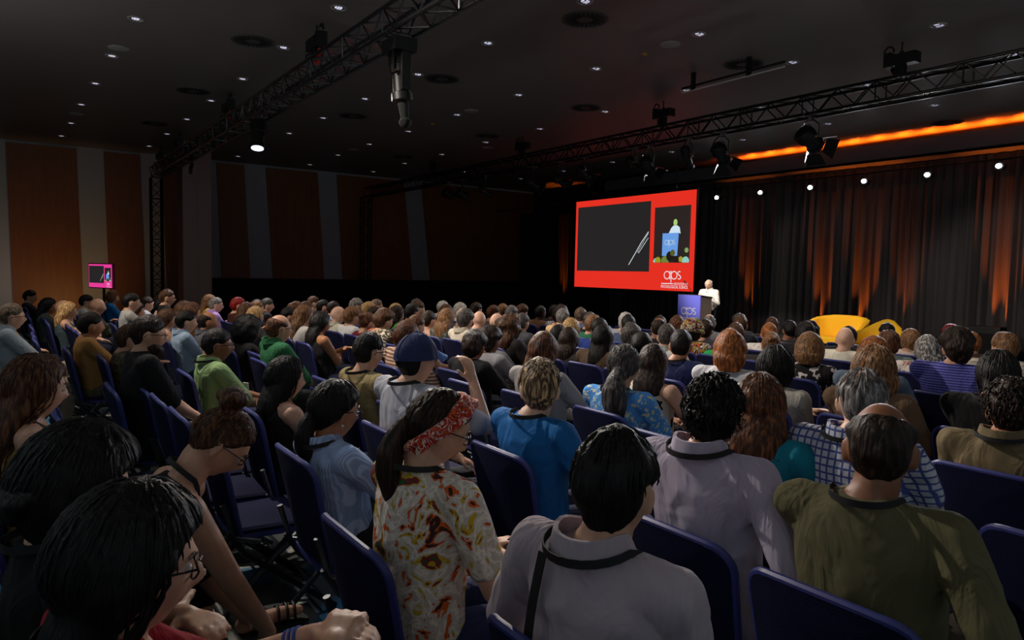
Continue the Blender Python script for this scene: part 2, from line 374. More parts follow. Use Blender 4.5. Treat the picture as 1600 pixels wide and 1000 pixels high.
# ------------------------------------------------------------------ stage lanterns
LENS = mat('lit_lens', (255, 255, 255), .3, emit=(215, 228, 255), es=2.2); DARKL = mat('dark_lens', (60, 50, 40), .1, spec=.8); TAPE = mat('orange_dot', (190, 120, 30), .5)
def lantern(name, pos, tgt, L, r, label, group, lit=False, barn=True, tz=4.2, beam=None):
    t = empty(name, pos, 0, label, 'stage light', group)
    v = (Vector(tgt)-Vector(pos)).normalized(); q = v.to_track_quat('X', 'Z').to_matrix(); M = np.array(q)
    T = lambda p: M @ np.array(p, float)
    b = MB(); rings = []
    for x, rr in ((-L*.5, r*.55), (-L*.46, r*.8), (-L*.3, r), (-.02, r), (0, r*.78), (L*.34, r*.78), (L*.36, r*.95), (L*.5, r*.95)):
        rings.append(np.array([T((x, rr*cos(2*pi*i/20), rr*sin(2*pi*i/20))) for i in range(20)]))
    b.loft(rings)
    for i in range(5): b.tube([T((-L*.42+i*.03, r*1.02*cos(a), r*1.02*sin(a))) for a in np.linspace(0, 2*pi, 17)[:-1]], .005, 4, closed=True)
    b.build('housing', BLACK, t)
    MB().loft([np.array([T((x, r*.82*cos(2*pi*i/20), r*.82*sin(2*pi*i/20))) for i in range(20)]) for x in (L*.5, L*.515)]).build('lens', LENS if lit else DARKL, t)
    if beam: light('stage_light_beam', 'SPOT', Vector(pos)+v*(L*.515+.03), tgt if len(beam) < 4 else beam[3], beam[0], beam[2], r*.5, beam[1], .5)
    side = np.array((v.y, -v.x, 0.)); side /= np.linalg.norm(side)+1e-9; h = tz-pos[2]
    yo = [side*r*1.15, side*r*1.2+np.array((0, 0, h*.55)), side*r*.5+np.array((0, 0, h*.8)), -side*r*.5+np.array((0, 0, h*.8)), -side*r*1.2+np.array((0, 0, h*.55)), -side*r*1.15]
    MB().tube(yo, .012, 6).build('yoke', BLACK, t)
    b = MB(); b.tube([(0, 0, h*.78), (0, 0, h+.01)], .02, 8); b.tube([(-.17, 0, h+.005), (.17, 0, h+.005)], .022, 8); b.build('clamp', STEEL, t)
    MB().ell(T((-.03, -r*.98, 0)), (.018, .018, .018), 8).build('pivot_knob', TAPE, t)
    if barn:
        for k2 in range(4):
            a = k2*pi/2; u = np.array((0, cos(a), sin(a))); w2 = np.array((0, -sin(a), cos(a)))
            bb = MB(); e = np.array((1, 0, 0))
            P = [e*L*.5+u*r-w2*r*.8, e*L*.5+u*r+w2*r*.8, e*(L*.5+r*1.0)+u*r*1.7+w2*r*1.2, e*(L*.5+r*1.0)+u*r*1.7-w2*r*1.2]
            A = np.array([T(p) for p in P]); Bq = A+T(u*.006); bb.loft([A, Bq]).build('barn_door', BLACK, t, smooth=False)
    return t
FL = [(1264, 217, .42, .15, 1, 'big barn door stage light hanging alone above the orange ceiling glow'), (1126, 240, .40, .13, 1, 'barn door stage light just right of the slim profile lamp'), (1074, 246, .5, .085, 0, 'slim profile stage light above the screen right corner'),
      (1012, 258, .34, .12, 1, 'right one of a close pair of stage lights above the screen'), (989, 256, .34, .10, 0, 'left one of a close pair of stage lights above the screen'), (912, 270, .36, .12, 1, 'stage light with shiny door above the screen left corner'),
      (874, 282, .34, .10, 1, 'stage light over the thin orange glow left of the screen'), (833, 287, .36, .11, 1, 'stage light with bright glints, leftmost of the lit cluster'), (758, 300, .4, .07, 0, 'thin dim stage light over the timber panels'), (722, 303, .34, .14, 0, 'right bulky unlit lamp over the timber panels'), (700, 303, .34, .14, 0, 'left bulky unlit lamp over the timber panels')]
for px, py, L, r, bd, lb in FL:
    p = on_x(px, py, TFX)
    bm = {1264: (320, 56, (255, 238, 220), (16.6, 6.2, .6)), 874: (200, 56, (255, 238, 220), (16.6, 11.0, .6)), 1126: (800, 30, (255, 230, 200), (14.6, 9.2, .3)), 1074: (480, 36, (255, 240, 225), (13.2, 10.5, 1.35)), 1012: (330, 36, (255, 240, 225), (13.1, 10.5, 1.4)), 912: (260, 34, (255, 236, 220), (12.9, 10.6, 1.3))}.get(px)
    lantern('stage_light', (p.x, p.y, p.z), bm[3] if bm else (13.4, p.y-1.2 if px > 900 else p.y-2.2, 1.6), L, r, lb, 'lights hanging on the stage side truss', barn=bool(bd), beam=bm)
p = on_x(403, 208, TLX); lantern('stage_light', (TLX, p.y, p.z), (TLX-.35, p.y-.9, .8), .56, .125, 'black can light with glowing white lens under the silvery truss', 'lights hanging on the silvery truss', lit=True, barn=False, beam=(360, 84, (245, 244, 250), (TLX-.35, p.y-.9, .8)))
p = on_x(626, 118, TLX)
t = lantern('stage_light', (TLX, p.y, p.z), (3.7, p.y-.3, 0), .55, .12, 'bulky black stage light with snout hanging under the silvery truss', 'lights hanging on the silvery truss', barn=False)
b = MB(); b.box((-.02, 0, .3), (.26, .34, .14)); b.box((0, .12, .02), (.1, .05, .5)); b.box((0, -.12, .05), (.1, .05, .45)); b.build('moving_yoke', BLACK, t, smooth=False)
b = MB(); b.capsule((0.02, -.03, -.3), (.03, -.05, -.45), .06, .045); b.capsule((.03, -.05, -.45), (.03, -.06, -.5), .03, .07); b.build('snout', BLACKM, t)
light('stage_light_beam', 'SPOT', (TLX+.2, p.y-.25, p.z-.15), (2.7, 2.1, 1.0), 700, (255, 246, 236), .05, 44, .35)
p = on_x(287, 252, TLX); b = MB(); 
for i in range(7): b.ell((.02*sin(i*2), .02*cos(i*2), -.09*i), (.05, .05, .06), 8)
t = b.build('cable_bundle', BLACK, loc=(TLX+.17, p.y, p.z+.3)); tag(t, 'dangling cable bundle on the silvery truss beside the metal column', 'cable')
# six small white back lights in a row
tb = MB().tube([(15.95, 4.5, 4.06), (15.95, 24.2, 4.06)], .024, 10).build('lighting_pipe', BLACK); tag(tb, 'thin black pipe holding the six white lights before the curtain', 'pipe')
for i, (px, py) in enumerate(((1559, 258), (1447, 272), (1348, 282), (1264, 292), (1186, 300), (1118, 308))):
    p = on_x(px, py, 15.8); wv = ['nearest the right edge', 'second from the right edge', 'third from the right edge, above the armchair', 'above the yellow loveseat', 'second from the projection screen', 'next to the projection screen'][i]
    t = empty('curtain_light', (15.95, p.y, p.z), 0, 'small bright white stage light '+wv, 'stage light', 'row of six white lights before the curtain')
    b = MB(); b.loft([np.array([(x, .09*s*cos(2*pi*j/16), -.01+.09*s*sin(2*pi*j/16)) for j in range(16)]) for x, s in ((.1, .5), (.05, .9), (-.1, 1.0))]); b.build('housing', BLACK, t)
    MB().loft([np.array([(x, .055*cos(2*pi*j/16), -.01+.045*sin(2*pi*j/16)) for j in range(16)]) for x in (-.1, -.115)]).build('lens', mat('white_lens', (255, 255, 255), .3, emit=(240, 245, 255), es=25), t)
    MB().tube([(0, 0, .08), (0, 0, max(.1, 4.04-p.z))], .014, 6).build('bracket', BLACK, t)
# orange floor uplighters at the curtain foot
for y, wv in ((880, 'left of the screen'), (1172, 'behind the lectern'), (1287, 'left of the loveseat'), (1350, 'behind the loveseat'), (1416, 'behind the armchair'), (1567, 'by the black box')):
    y = on_x(y, 430, 17.35).y; t = empty('floor_uplight', (17.19, y, 0), 0, 'small orange uplight at the curtain foot '+wv, 'stage light', 'orange curtain uplights')
    MB().tube([(0, 0, .02), (0, 0, .16)], .06, 14).build('housing', BLACK, t); MB().tube([(0, 0, .16), (0, 0, .17)], .05, 14).build('lens', mat('orange_lens', (255, 130, 30), .3, emit=(255, 90, 20), es=6), t)
    MB().box((0, 0, .01), (.12, .2, .02)).build('base', BLACK, t, smooth=False)
# ------------------------------------------------------------------ ceiling fittings
DL = [(212, 29), (529, 12), (175, 87), (443, 74), (149, 130), (379, 123), (127, 163), (330, 157), (111, 192), (292, 186), (261, 209), (96, 212), (233, 228), (570, 154), (505, 184), (452, 208), (577, 225), (372, 244), (528, 242), (484, 257), (583, 268), (632, 255), (638, 205), (762, 67), (653, 116), (1092, 53), (931, 107), (810, 148), (714, 179), (945, 174), (843, 201), (759, 222), (690, 241), (725, 268), (1072, 141), (1049, 237), (957, 253), (880, 267), (813, 279), (1466, 39), (1238, 97), (1459, 164), (1293, 193), (1160, 218), (1580, 85), (1356, 132), (1191, 168), (914, 2), (1040, 266)]
CHR = mat('reflector_chrome', (210, 210, 215), .12, 1); GLOW = mat('downlight_glow', (200, 200, 205), .3, emit=(205, 205, 225), es=1.1)
proto = None
def zone(px, py):
    return ('far left' if px < 330 else 'left' if px < 640 else 'middle' if px < 960 else 'right' if px < 1250 else 'far right')
dpts = [on_z(px, py, CEIL) for px, py in DL]
def ordlab(base, pts, pxs):
    out = []
    for i, (px, py) in enumerate(pxs):
        # nearest fitting of the same kind, told by side
        out.append(f'{base} {zone(px, py)} ceiling')
    return out
ORD = ['nearest', 'second', 'third', 'fourth', 'fifth', 'sixth', 'seventh', 'eighth', 'ninth', 'tenth', 'eleventh', 'twelfth', 'thirteenth', 'fourteenth']
zc = {}
for (px, py), p in sorted(zip(DL, dpts), key=lambda q: q[0][1]):
    z = zone(px, py); i = zc.get(z, 0); zc[z] = i+1
    lb = f'small recessed downlight, {ORD[i]} from the photo top in the {z} part of ceiling'
    if proto is None:
        t = empty('ceiling_downlight', tuple(p), 0, lb, 'ceiling light', 'recessed ceiling downlights'); n = 20
        ring = MB(); ring.loft([np.array([(r*cos(2*pi*i/n), r*sin(2*pi*i/n), z) for i in range(n)]) for r, z in ((.105, 0), (.105, -.012), (.085, -.014), (.08, 0))], closed=True)
        a = ring.build('trim_ring', mat('fitting_white', (150, 148, 145), .5), t)
        rf = MB().loft([np.array([(r*cos(2*pi*i/n), r*sin(2*pi*i/n), z) for i in range(n)]) for r, z in ((.08, -.004), (.05, -.0015))], cap=False).build('reflector', CHR, t)
        bl = MB()
        for k2 in (-1, 0, 1): bl.box((k2*.032, 0, -.012), (.004, .12, .016))
        bl2 = bl.build('louvre', CHR, t, smooth=False)
        gl = MB().disc((0, 0), .05, -.006, .004, 16).build('lamp', GLOW, t)
        proto = (t, [(a, []), (rf, []), (bl2, []), (gl, [])])
    else:
        c = copy_tree(proto, tuple(p)); c['label'] = lb
proto = None
VT = mat('vent_grey', (70, 68, 66), .6)
DF = [(395, 64, 'above the second hoist'), (302, 142, 'left of the can light'), (242, 193, 'near the far left wall'), (914, 30, 'topmost middle'), (691, 123, 'right of the bulky stage light'), (552, 181, 'right of the glowing can light'), (915, 168, 'above the screen'), (1162, 100, 'over the white rail'), (1480, 191, 'in the orange glow'), (762, 212, 'left of the screen, faint'), (630, 245, 'faint, over the timber panels')]
for px, py, wv in DF:
    p = on_z(px, py, CEIL)
    if proto is None:
        t = empty('air_diffuser', tuple(p), 0, '', 'air vent', 'round ceiling air diffusers')
        a = MB().disc((0, 0), .29, -.008, .008, 32).build('plate', VT, t); sl = MB()
        for k2 in range(24):
            an = 2*pi*k2/24; r0, r1 = .11, .265; c0 = np.array((cos(an), sin(an), 0)); 
            sl.box((c0[0]*(r0+r1)/2, c0[1]*(r0+r1)/2, -.010), (r1-r0, .022, .008), an)
        s2 = sl.build('slot', BLACKM, t, smooth=False); r2 = MB().tube([(.3*cos(a2), .3*sin(a2), -.006) for a2 in np.linspace(0, 2*pi, 33)[:-1]], .01, 6, closed=True).build('rim', VT, t)
        proto = (t, [(a, []), (s2, []), (r2, [])])
    else: t = copy_tree(proto, tuple(p))
    t['label'] = 'round ceiling air diffuser with radial slots, '+wv
proto = None
for px, py, wv in ((185, 75, 'far left by the third downlight'), (119, 178, 'low on the far left ceiling'), (1047, 69, 'right of the top diffuser'), (737, 173, 'middle of the ceiling'), (552, 234, 'faint near the timber panels'), (762, 231, 'faint left of the screen')):
    p = on_z(px, py, CEIL)
    if proto is None:
        t = MB().loft([np.array([(r*cos(2*pi*i/28), r*sin(2*pi*i/28), z) for i in range(28)]) for r, z in ((.15, 0), (.15, -.01), (.11, -.018), (.02, -.02))]).build('ceiling_speaker', mat('speaker_grille', (150, 148, 142), .7), loc=tuple(p)); proto = (t, [])
    else: t = copy_tree(proto, tuple(p))
    tag(t, 'pale round ceiling speaker disc, '+wv, 'speaker', 'pale ceiling speakers')
for px, py, wv in ((1007, 84, 'near the top diffuser'), (676, 193, 'in the middle of the ceiling')):
    p = on_z(px, py, CEIL); t = MB().ell((0, 0, 0), (.05, .05, .035), 14).build('smoke_detector', mat('brass_detector', (170, 120, 50), .5), loc=tuple(p)); tag(t, 'small yellowish ceiling detector '+wv, 'detector', 'ceiling detectors')
# white rail under the ceiling
a, b2 = on_z(1066, 145, 4.72), on_z(1226, 104, 4.72)
t = empty('ceiling_rail', tuple(a), 0, 'thin pale rail hung under the ceiling right of the screen', 'rail')
d = np.array(b2-a); MB().tube([(0, 0, 0), d], .012, 8).build('rail_bar', mat('rail_white', (190, 190, 190), .4), t); MB().tube([(0.0, 0, .07), d+np.array((0, 0, .07))], .02, 8).build('upper_bar', BLACK, t)
for f in (.12, .68):
    MB().box(d*f+np.array((0, 0, .14)), (.06, .06, .28)).build('bracket', BLACK, t, smooth=False)
# ------------------------------------------------------------------ flat drawing on a display (local y = right, z = up, thin layers toward +x)
class Flat:
    """layers on a display; local frame: u to the right, v up, normal towards the viewer"""
    def __init__(s, parent): s.p = parent; s.k = 0
    def poly(s, name, pts, m, lift):
        vs = [(lift, u, v) for u, v in pts]; b = MB(); b.addm(np.array(vs), [tuple(range(len(vs)))])
        return b.build(name, m, s.p, smooth=False)
    def rect(s, name, u0, v0, u1, v1, m, lift): return s.poly(name, [(u0, v0), (u1, v0), (u1, v1), (u0, v1)], m, lift)
def stroke(b, pts, wd, lift, closed=False):
    pts = [np.array(p, float) for p in pts]; n = len(pts); L = []; Rr = []
    for i in range(n):
        t = (pts[(i+1) % n]-pts[i-1]) if closed else pts[min(i+1, n-1)]-pts[max(i-1, 0)]
        t = t/(np.linalg.norm(t)+1e-9); q = np.array((-t[1], t[0]))*wd/2; L.append(pts[i]+q); Rr.append(pts[i]-q)
    vs = [(lift, p[0], p[1]) for p in L]+[(lift, p[0], p[1]) for p in Rr]
    fs = [(i, (i+1) % n, n+(i+1) % n, n+i) for i in range(n if closed else n-1)]
    b.addm(np.array(vs), fs)
def aps_logo(name, parent, m, u, v, h, lift):
    """thin geometric letters a p s, u,v = lower left of the x-height box, h = x-height"""
    b = MB(); w = h*.10; r = h/2-w/2
    circ = lambda cx: [(cx+r*cos(a), v+h/2+r*sin(a)) for a in np.linspace(0, 2*pi, 29)[:-1]]
    stroke(b, circ(u+h*.5), w, lift, True); stroke(b, [(u+h*.97, v), (u+h*.97, v+h)], w, lift)
    stroke(b, [(u+h*1.16, v-h*.38), (u+h*1.16, v+h)], w, lift); stroke(b, circ(u+h*1.62), w, lift, True)
    cx = u+h*2.42; q = h*.25; P = [(cx+q*.95*cos(a), v+h*.75+(q-w/2)*sin(a)) for a in np.linspace(.25*pi, 1.5*pi, 12)]+[(cx+q*.98*cos(a), v+h*.27+(q-w/2)*sin(a)) for a in np.linspace(.5*pi, -.78*pi, 12)]
    stroke(b, P, w, lift); return b.build(name, m, parent, smooth=False)
def words(name, body, parent, m, u, v, w, h, lift):
    cu = bpy.data.curves.new(name, 'FONT'); cu.body = body; cu.align_x = 'LEFT'; cu.size = 1.0
    o = bpy.data.objects.new(name, cu); COL.objects.link(o); dg = bpy.context.evaluated_depsgraph_get(); me = bpy.data.meshes.new_from_object(o.evaluated_get(dg)); bpy.data.objects.remove(o)
    co = np.zeros(len(me.vertices)*3); me.vertices.foreach_get('co', co); co = co.reshape(-1, 3); mn, mx = co.min(0), co.max(0)
    s = (co-mn)/(mx-mn+1e-9); out = np.stack([np.full(len(co), lift), u+s[:, 0]*w, v+s[:, 1]*h], 1); me.vertices.foreach_set('co', out.ravel()); me.name = name
    me.materials.clear(); me.materials.append(m); o = bpy.data.objects.new(name, me); COL.objects.link(o); o.parent = parent; return o
def E_(name, c, es=1.0): return mat('screen_'+name, (0, 0, 0), .6, emit=c, es=es, spec=.1)
def display(parent, W, H, red, full=True, lines=True):
    """slide: coloured field, dark slide window, camera inset, logo; 0,0 = lower left"""
    F = Flat(parent); X = lambda u: u*W; Y = lambda v: v*H
    F.rect('slide_field', 0, 0, W, H, E_('red' if full else 'pink', red), .0)
    F.rect('slide_window', X(.022), Y(.19), X(.668), Y(.93), E_('dark', (38, 36, 36)), .004)
    b = MB(); stroke(b, [(X(.655), Y(.61)), (X(.60), Y(.50)), (X(.555), Y(.39)), (X(.50), Y(.262))], W*.0045, .007); b.build('light_streak', E_('white', (225, 235, 240)), parent, smooth=False)
    b = MB(); stroke(b, [(X(.655), Y(.545)), (X(.605), Y(.44)), (X(.578), Y(.385))], W*.003, .007); stroke(b, [(X(.655), Y(.595)), (X(.615), Y(.50)), (X(.57), Y(.395))], W*.002, .0075); b.build('light_streak', E_('white', (225, 235, 240)), parent, smooth=False)
    F.rect('camera_inset', X(.70), Y(.285), X(.966), Y(.855), E_('inset', (44, 36, 34)), .004)
    lec = E_('lectern', (105, 155, 225))
    F.poly('inset_lectern', [(X(.765), Y(.585)), (X(.885), Y(.585)), (X(.878), Y(.355)), (X(.765), Y(.355))], lec, .006)
    F.poly('inset_speaker_body', [(X(.812), Y(.585)), (X(.828), Y(.635)), (X(.845), Y(.66)), (X(.872), Y(.66)), (X(.89), Y(.64)), (X(.898), Y(.575)), (X(.885), Y(.585))], E_('shirt', (205, 225, 240)), .0065)
    F.poly('inset_speaker_head', [(X(.858)+W*.0145*cos(a), Y(.69)+W*.019*sin(a)) for a in np.linspace(0, 2*pi, 17)[:-1]], E_('face', (170, 205, 120)), .007)
    if full:
        aps_logo('inset_logo', parent, E_('palewhite', (190, 215, 215)), X(.783), Y(.465), H*.052, .007)
    heads = [(.715, .33, .020, (50, 30, 26)), (.735, .305, .022, (150, 150, 40)), (.79, .30, .03, (110, 130, 60)), (.826, .35, .028, (30, 26, 24)), (.845, .385, .018, (90, 90, 36)), (.87, .31, .022, (38, 26, 22)), (.905, .32, .016, (160, 150, 50)), (.935, .37, .018, (40, 40, 30)), (.945, .41, .014, (130, 160, 100)), (.72, .297, .02, (130, 200, 190)), (.94, .30, .026, (140, 200, 190))]
    for u, v, r, c in heads:
        P = [(max(X(.70), min(X(.966), X(u)+W*r*cos(a))), max(Y(.287), Y(v)+W*r*sin(a))) for a in np.linspace(0, 2*pi, 15)[:-1]]
        F.poly('inset_audience_head', P, E_('h%d_%d' % (c[0], c[1]), c), .0085+.0004*(u*10 % 3))
    wm = E_('white', (225, 235, 240))
    aps_logo('aps_logo', parent, wm, X(.785), Y(.115), H*.086, .006)
    if full:
        b = MB(); stroke(b, [(X(.768), Y(.072)), (X(.855), Y(.072))], H*.008, .006); b.build('logo_rule', wm, parent, smooth=False)
        words('association_text', 'ASSOCIATION FOR', parent, wm, X(.86), Y(.062), X(.102), H*.022, .006)
    words('society_text', 'PSYCHOLOGICAL SCIENCE', parent, wm, X(.766), Y(.026), X(.196), H*.03, .006)
# big screen, facing the audience (normal -X): empty rotated by pi so that local +x looks back to the seats
SXP = 14.5
c = [on_x(px, py, SXP) for px, py in ((901, 318), (1089, 293), (1083, 453), (897, 450))]
yl, yr = (c[0].y+c[3].y)/2, (c[1].y+c[2].y)/2; zt, zbm = (c[0].z+c[1].z)/2, (c[2].z+c[3].z)/2
sw, sh = yl-yr, zt-zbm; print('SCREEN', sw, sh, yl, zbm)
scr = empty('projection_screen', (SXP, yl, zbm), pi, 'large red projection screen with dark slide and inset of the speaker', 'screen')
MB().box((-.03, sw/2, sh/2), (.05, sw+.06, sh+.06)).build('screen_frame', BLACK, scr, smooth=False)
display(scr, sw, sh, (228, 48, 34))
for f in (.15, .85):
    MB().tube([(-.03, sw*f, sh), (-.03, sw*f, CEIL-zbm-.03)], .008, 6).build('hanging_wire', BLACK, scr)
# television on its stand at the far left
pt = on_y(157, 431, 20.0)
tv = empty('television', (pt.x, 20.0, 0), R(-156), 'pink glowing television on a stand by the far left wall', 'television')
tw, th = 1.0, .56; zc0 = pt.z-th/2
tp = MB().box((-.03, 0, zc0+th/2), (.06, tw+.05, th+.05)).build('bezel', mat('pink_bezel', (120, 20, 80), .4), tv, smooth=False)
scrn = bpy.data.objects.new('display', None); COL.objects.link(scrn); scrn.parent = tv; scrn.location = (.006, -tw/2, zc0)
display(scrn, tw, th, (228, 60, 150), full=False)
MB().tube([(-.08, 0, .03), (-.08, 0, zc0+.3)], .03, 10).build('stand_pole', BLACK, tv); MB().box((-.08, 0, .02), (.6, .7, .04)).build('stand_base', BLACK, tv, smooth=False)
# ------------------------------------------------------------------ lectern
LX = 12.5
ly = on_x(1061, 461, LX).y; ry = on_x(1095.6, 462, LX).y; ph = on_x(1078, 461, LX).z
lc = empty('lectern', (LX, (ly+ry)/2, 0), pi, 'lectern with blue front panel and white logo, mirror like side', 'lectern')
lw = ly-ry; d0 = on_y(1113, 468, ry).x-LX; d0 = min(max(d0, .35), .75); LD = d0
blue = mat('lectern_blue', (112, 118, 235), .45)
MB().box((.012, 0, ph/2), (.03, lw, ph)).build('front_panel', blue, lc, smooth=False)
b = MB(); b.box((-d0/2, 0, ph/2-.02), (d0-.01, lw-.03, ph-.05)); b.build('body', mat('lectern_mirror', (130, 130, 138), .35, .6), lc, smooth=False)
MB().loft([np.array([(0.02, s*lw*.5, ph), (-d0, s*lw*.5, ph-.07), (-d0, s*lw*.5, ph-.03), (.02, s*lw*.5, ph+.012)]) for s in (-1, 1)]).build('reading_top', mat('lectern_top', (70, 70, 78), .4), lc, smooth=False)
wl = mat('logo_white', (235, 235, 240), .5)
aps_logo('aps_logo', lc, wl, -lw*.34, ph-.44, .16, .030)
b = MB(); stroke(b, [(-lw*.33, ph-.52), (lw*.33, ph-.52)], .014, .030); b.build('logo_rule', wl, lc, smooth=False)
words('society_text', 'PSYCHOLOGICAL SCIENCE', lc, wl, -lw*.33, ph-.58, lw*.66, .03, .030)
MB().tube([(-.12, -.02, ph-.02), (-.10, -.08, ph+.12), (-.03, -.16, ph+.27)], .006, 6).build('gooseneck', BLACK, lc); MB().capsule((-.03, -.16, ph+.27), (-.005, -.19, ph+.31), .012, .014, 8).build('microphone', BLACK, lc)
# ------------------------------------------------------------------ yellow lounge seats
YEL = mat('yellow_wool', (238, 186, 28), .85); nt = NT(YEL); n = nt.add('ShaderNodeTexNoise'); n.inputs['Scale'].default_value = 60; nt.link(coords(nt), n.inputs['Vector']); bump(nt, YEL, n.outputs[0], .3, .01)
def lounge(name, loc, rz, W, D, hf, label):
    t = empty(name, loc, rz, label, 'sofa')
    # U path from right front, round the back, to the left front
    P = []; r = .26
    P += [(x, -W/2) for x in np.linspace(D/2, -D/2+r, 6)]
    P += [(-D/2+r-r*sin(a), -W/2+r-r*cos(a)) for a in np.linspace(0, pi/2, 7)[1:]]
    P += [(-D/2, y) for y in np.linspace(-W/2+r, W/2-r, 7)[1:-1]]
    P += [(-D/2+r-r*cos(a), W/2-r+r*sin(a)) for a in np.linspace(0, pi/2, 7)]
    P += [(x, W/2) for x in np.linspace(-D/2+r, D/2, 6)[1:]]
    n = len(P); rings = []
    for i, (x, y) in enumerate(P):
        s = i/(n-1); h = hf(s); flare = .16*(h-.30)
        c0 = np.array((0, 0)); dv = np.array((x*.6, y*.5)); dv = dv/np.linalg.norm(dv)
        th = .055
        ring = []
        for k, zz in enumerate((.16, .35, h-.06, h)):
            off = flare*k/3-(.06 if k == 0 else 0); ring.append((x+dv[0]*(th+off), y+dv[1]*(th+off), zz))
        for k, zz in enumerate((h, h-.06, .35, .16)):
            off = flare*(3-k)/3-(.06 if k == 3 else 0); ring.append((x-dv[0]*(th-off), y-dv[1]*(th-off), zz))
        rings.append(np.array(ring))
    o = MB().loft(rings).build('backrest', YEL, t); remesh(o, .03, 4)
    b = MB(); o = b.box((.03, 0, .29), (D-.05, W-.08, .26)).build('seat', YEL, t); remesh(o, .03, 4)
    for sx in (-1, 1):
        for sy in (-1, 1): MB().capsule((sx*(D/2-.14), sy*(W/2-.14), .18), (sx*(D/2-.08), sy*(W/2-.08), .012), .018, .012, 8).build('leg', BLACK, t)
    return t
ps = on_x(1312, 489, 14.6)
lounge('loveseat', (14.45, ps.y-.03, 0), pi+.06, 1.06, .6, lambda s: .60+.28*max(0, sin(pi*min(1, max(0, (s-.08)/.84))))**.6, 'wide yellow two seat lounge sofa on stage before the curtain')
pa = on_x(1384, 496, 14.4)
lounge('lounge_chair', (13.5, pa.y-.28, 0), pi-.6, .98, .62, lambda s: .56+.34*math.exp(-((s-.40)/.22)**2), 'yellow lounge armchair with sloping back right of the loveseat')
pb = on_x(1541, 512, 16.2)
t = empty('floor_monitor', (16.2, pb.y, 0), 0, 'low black box standing at the curtain foot near the right edge', 'box')
MB().box((0, 0, pb.z/2), (.3, .62, pb.z+.06)).build('case', mat('case_black', (16, 16, 17), .5), t, smooth=False); MB().box((-.16, 0, pb.z/2), (.02, .5, pb.z*.7)).build('grille', BLACKM, t, smooth=False)
# ------------------------------------------------------------------ folding chair, facing +X, origin under the seat
NAVY = mat('chair_fabric_navy', (15, 19, 50), .85, spec=.15); RIM = mat('chair_shell_blue', (48, 54, 118), .45); LEGM = mat('chair_frame_grey', (62, 62, 68), .35, .8)
nt = NT(NAVY); n = nt.add('ShaderNodeTexNoise'); n.inputs['Scale'].default_value = 240; nt.link(coords(nt), n.inputs['Vector']); bump(nt, NAVY, n.outputs[0], .35, .004)
def rounded(w0, w1, h, r=.07, n=6):
    """outline of a back: u across, v up; w0 at the foot, w1 at the head"""
    P = [(-w0/2, .03), (-w0/2+.03, 0), (w0/2-.03, 0), (w0/2, .03)]
    for a in np.linspace(0, pi/2, n): P.append((w1/2-r+r*cos(a), h-r+r*sin(a)))
    for a in np.linspace(pi/2, pi, n): P.append((-w1/2+r+r*cos(a), h-r+r*sin(a)))
    return P
def make_chair():
    t = empty('folding_chair'); W0, W1, H = .41, .45, .485
    def backpt(u, v, off): # leaning, gently hollow back
        return (-.205-.20*v-.05*v*v+.09*(u/.23)**2*.45+off, u, .41+v*.985)
    def shell(out, o0, o1, name, m, sc=1.0):
        L = 7; P = np.array(out)*sc+np.array((0, (1-sc)*H/2)); cen = P.mean(0); b = MB(); vs = []; fs = []; n = len(P)
        # concentric rings front and back so that the curved back keeps its shape
        for off in (o0, o1):
            for q in (1.0, .75, .5, .25): vs += [backpt(*(cen+(p-cen)*q), off) for p in P]
            vs.append(backpt(*cen, off))
        m1 = 4*n+1
        for s2, base in ((0, 0), (1, m1)):
            for k in range(3):
                for i in range(n):
                    j = (i+1) % n; f = (base+k*n+i, base+k*n+j, base+(k+1)*n+j, base+(k+1)*n+i); fs.append(f if s2 else f[::-1])
            for i in range(n): f = (base+3*n+i, base+3*n+(i+1) % n, base+4*n); fs.append(f if s2 else f[::-1])
        for i in range(n): j = (i+1) % n; fs.append((i, j, m1+j, m1+i))
        b.addm(vs, fs); return b.build(name, m, t)
    out = rounded(W0, W1, H)
    back = shell(out, -.012, .012, 'backrest', NAVY, .985)
    b = MB(); P = [np.array(backpt(u, v, 0)) for u, v in out]; b.tube(P, .0125, 8, closed=True); b.build('back_rim', RIM, back)
    pad = [(.2*cos(0)*0+x, y) for x, y in [(-.2, -.19), (.19, -.215), (.22, -.19), (.225, 0), (.22, .19), (.19, .215), (-.2, .19), (-.21, 0)]]
    rings = []
    for z, s2 in ((.405, .9), (.415, .98), (.44, 1), (.452, .94)): rings.append(np.array([(x*s2, y*s2, z+(.012*(x/.2)**2)) for x, y in pad]))
    seat = MB().loft(rings).build('seat', NAVY, t)
    rings = [np.array([(x*1.02, y*1.02, z+(.012*(x/.2)**2)) for x, y in pad]) for z in (.402, .425)]
    MB().loft(rings).build('seat_pan', RIM, seat)
    for s in (-1, 1):
        y = s*.235
        MB().tube([(-.262, y, .60), (-.215, y, .44), (-.10, y, .405)], .013, 8).build('side_tube', STEEL, t)
        MB().tube([(-.235, y, .47), (-.17, y, .36), (.26, s*.225, .012)], .014, 8).build('leg', LEGM, t)
        MB().tube([(.10, s*.222, .41), (-.02, s*.222, .33), (-.33, s*.235, .012)], .014, 8).build('leg', LEGM, t)
    MB().tube([(-.27, -.235, .09), (-.27, .235, .09)], .009, 6).build('stretcher', LEGM, t)
    MB().tube([(.20, -.225, .07), (.20, .225, .07)], .009, 6).build('stretcher', LEGM, t)
    return t
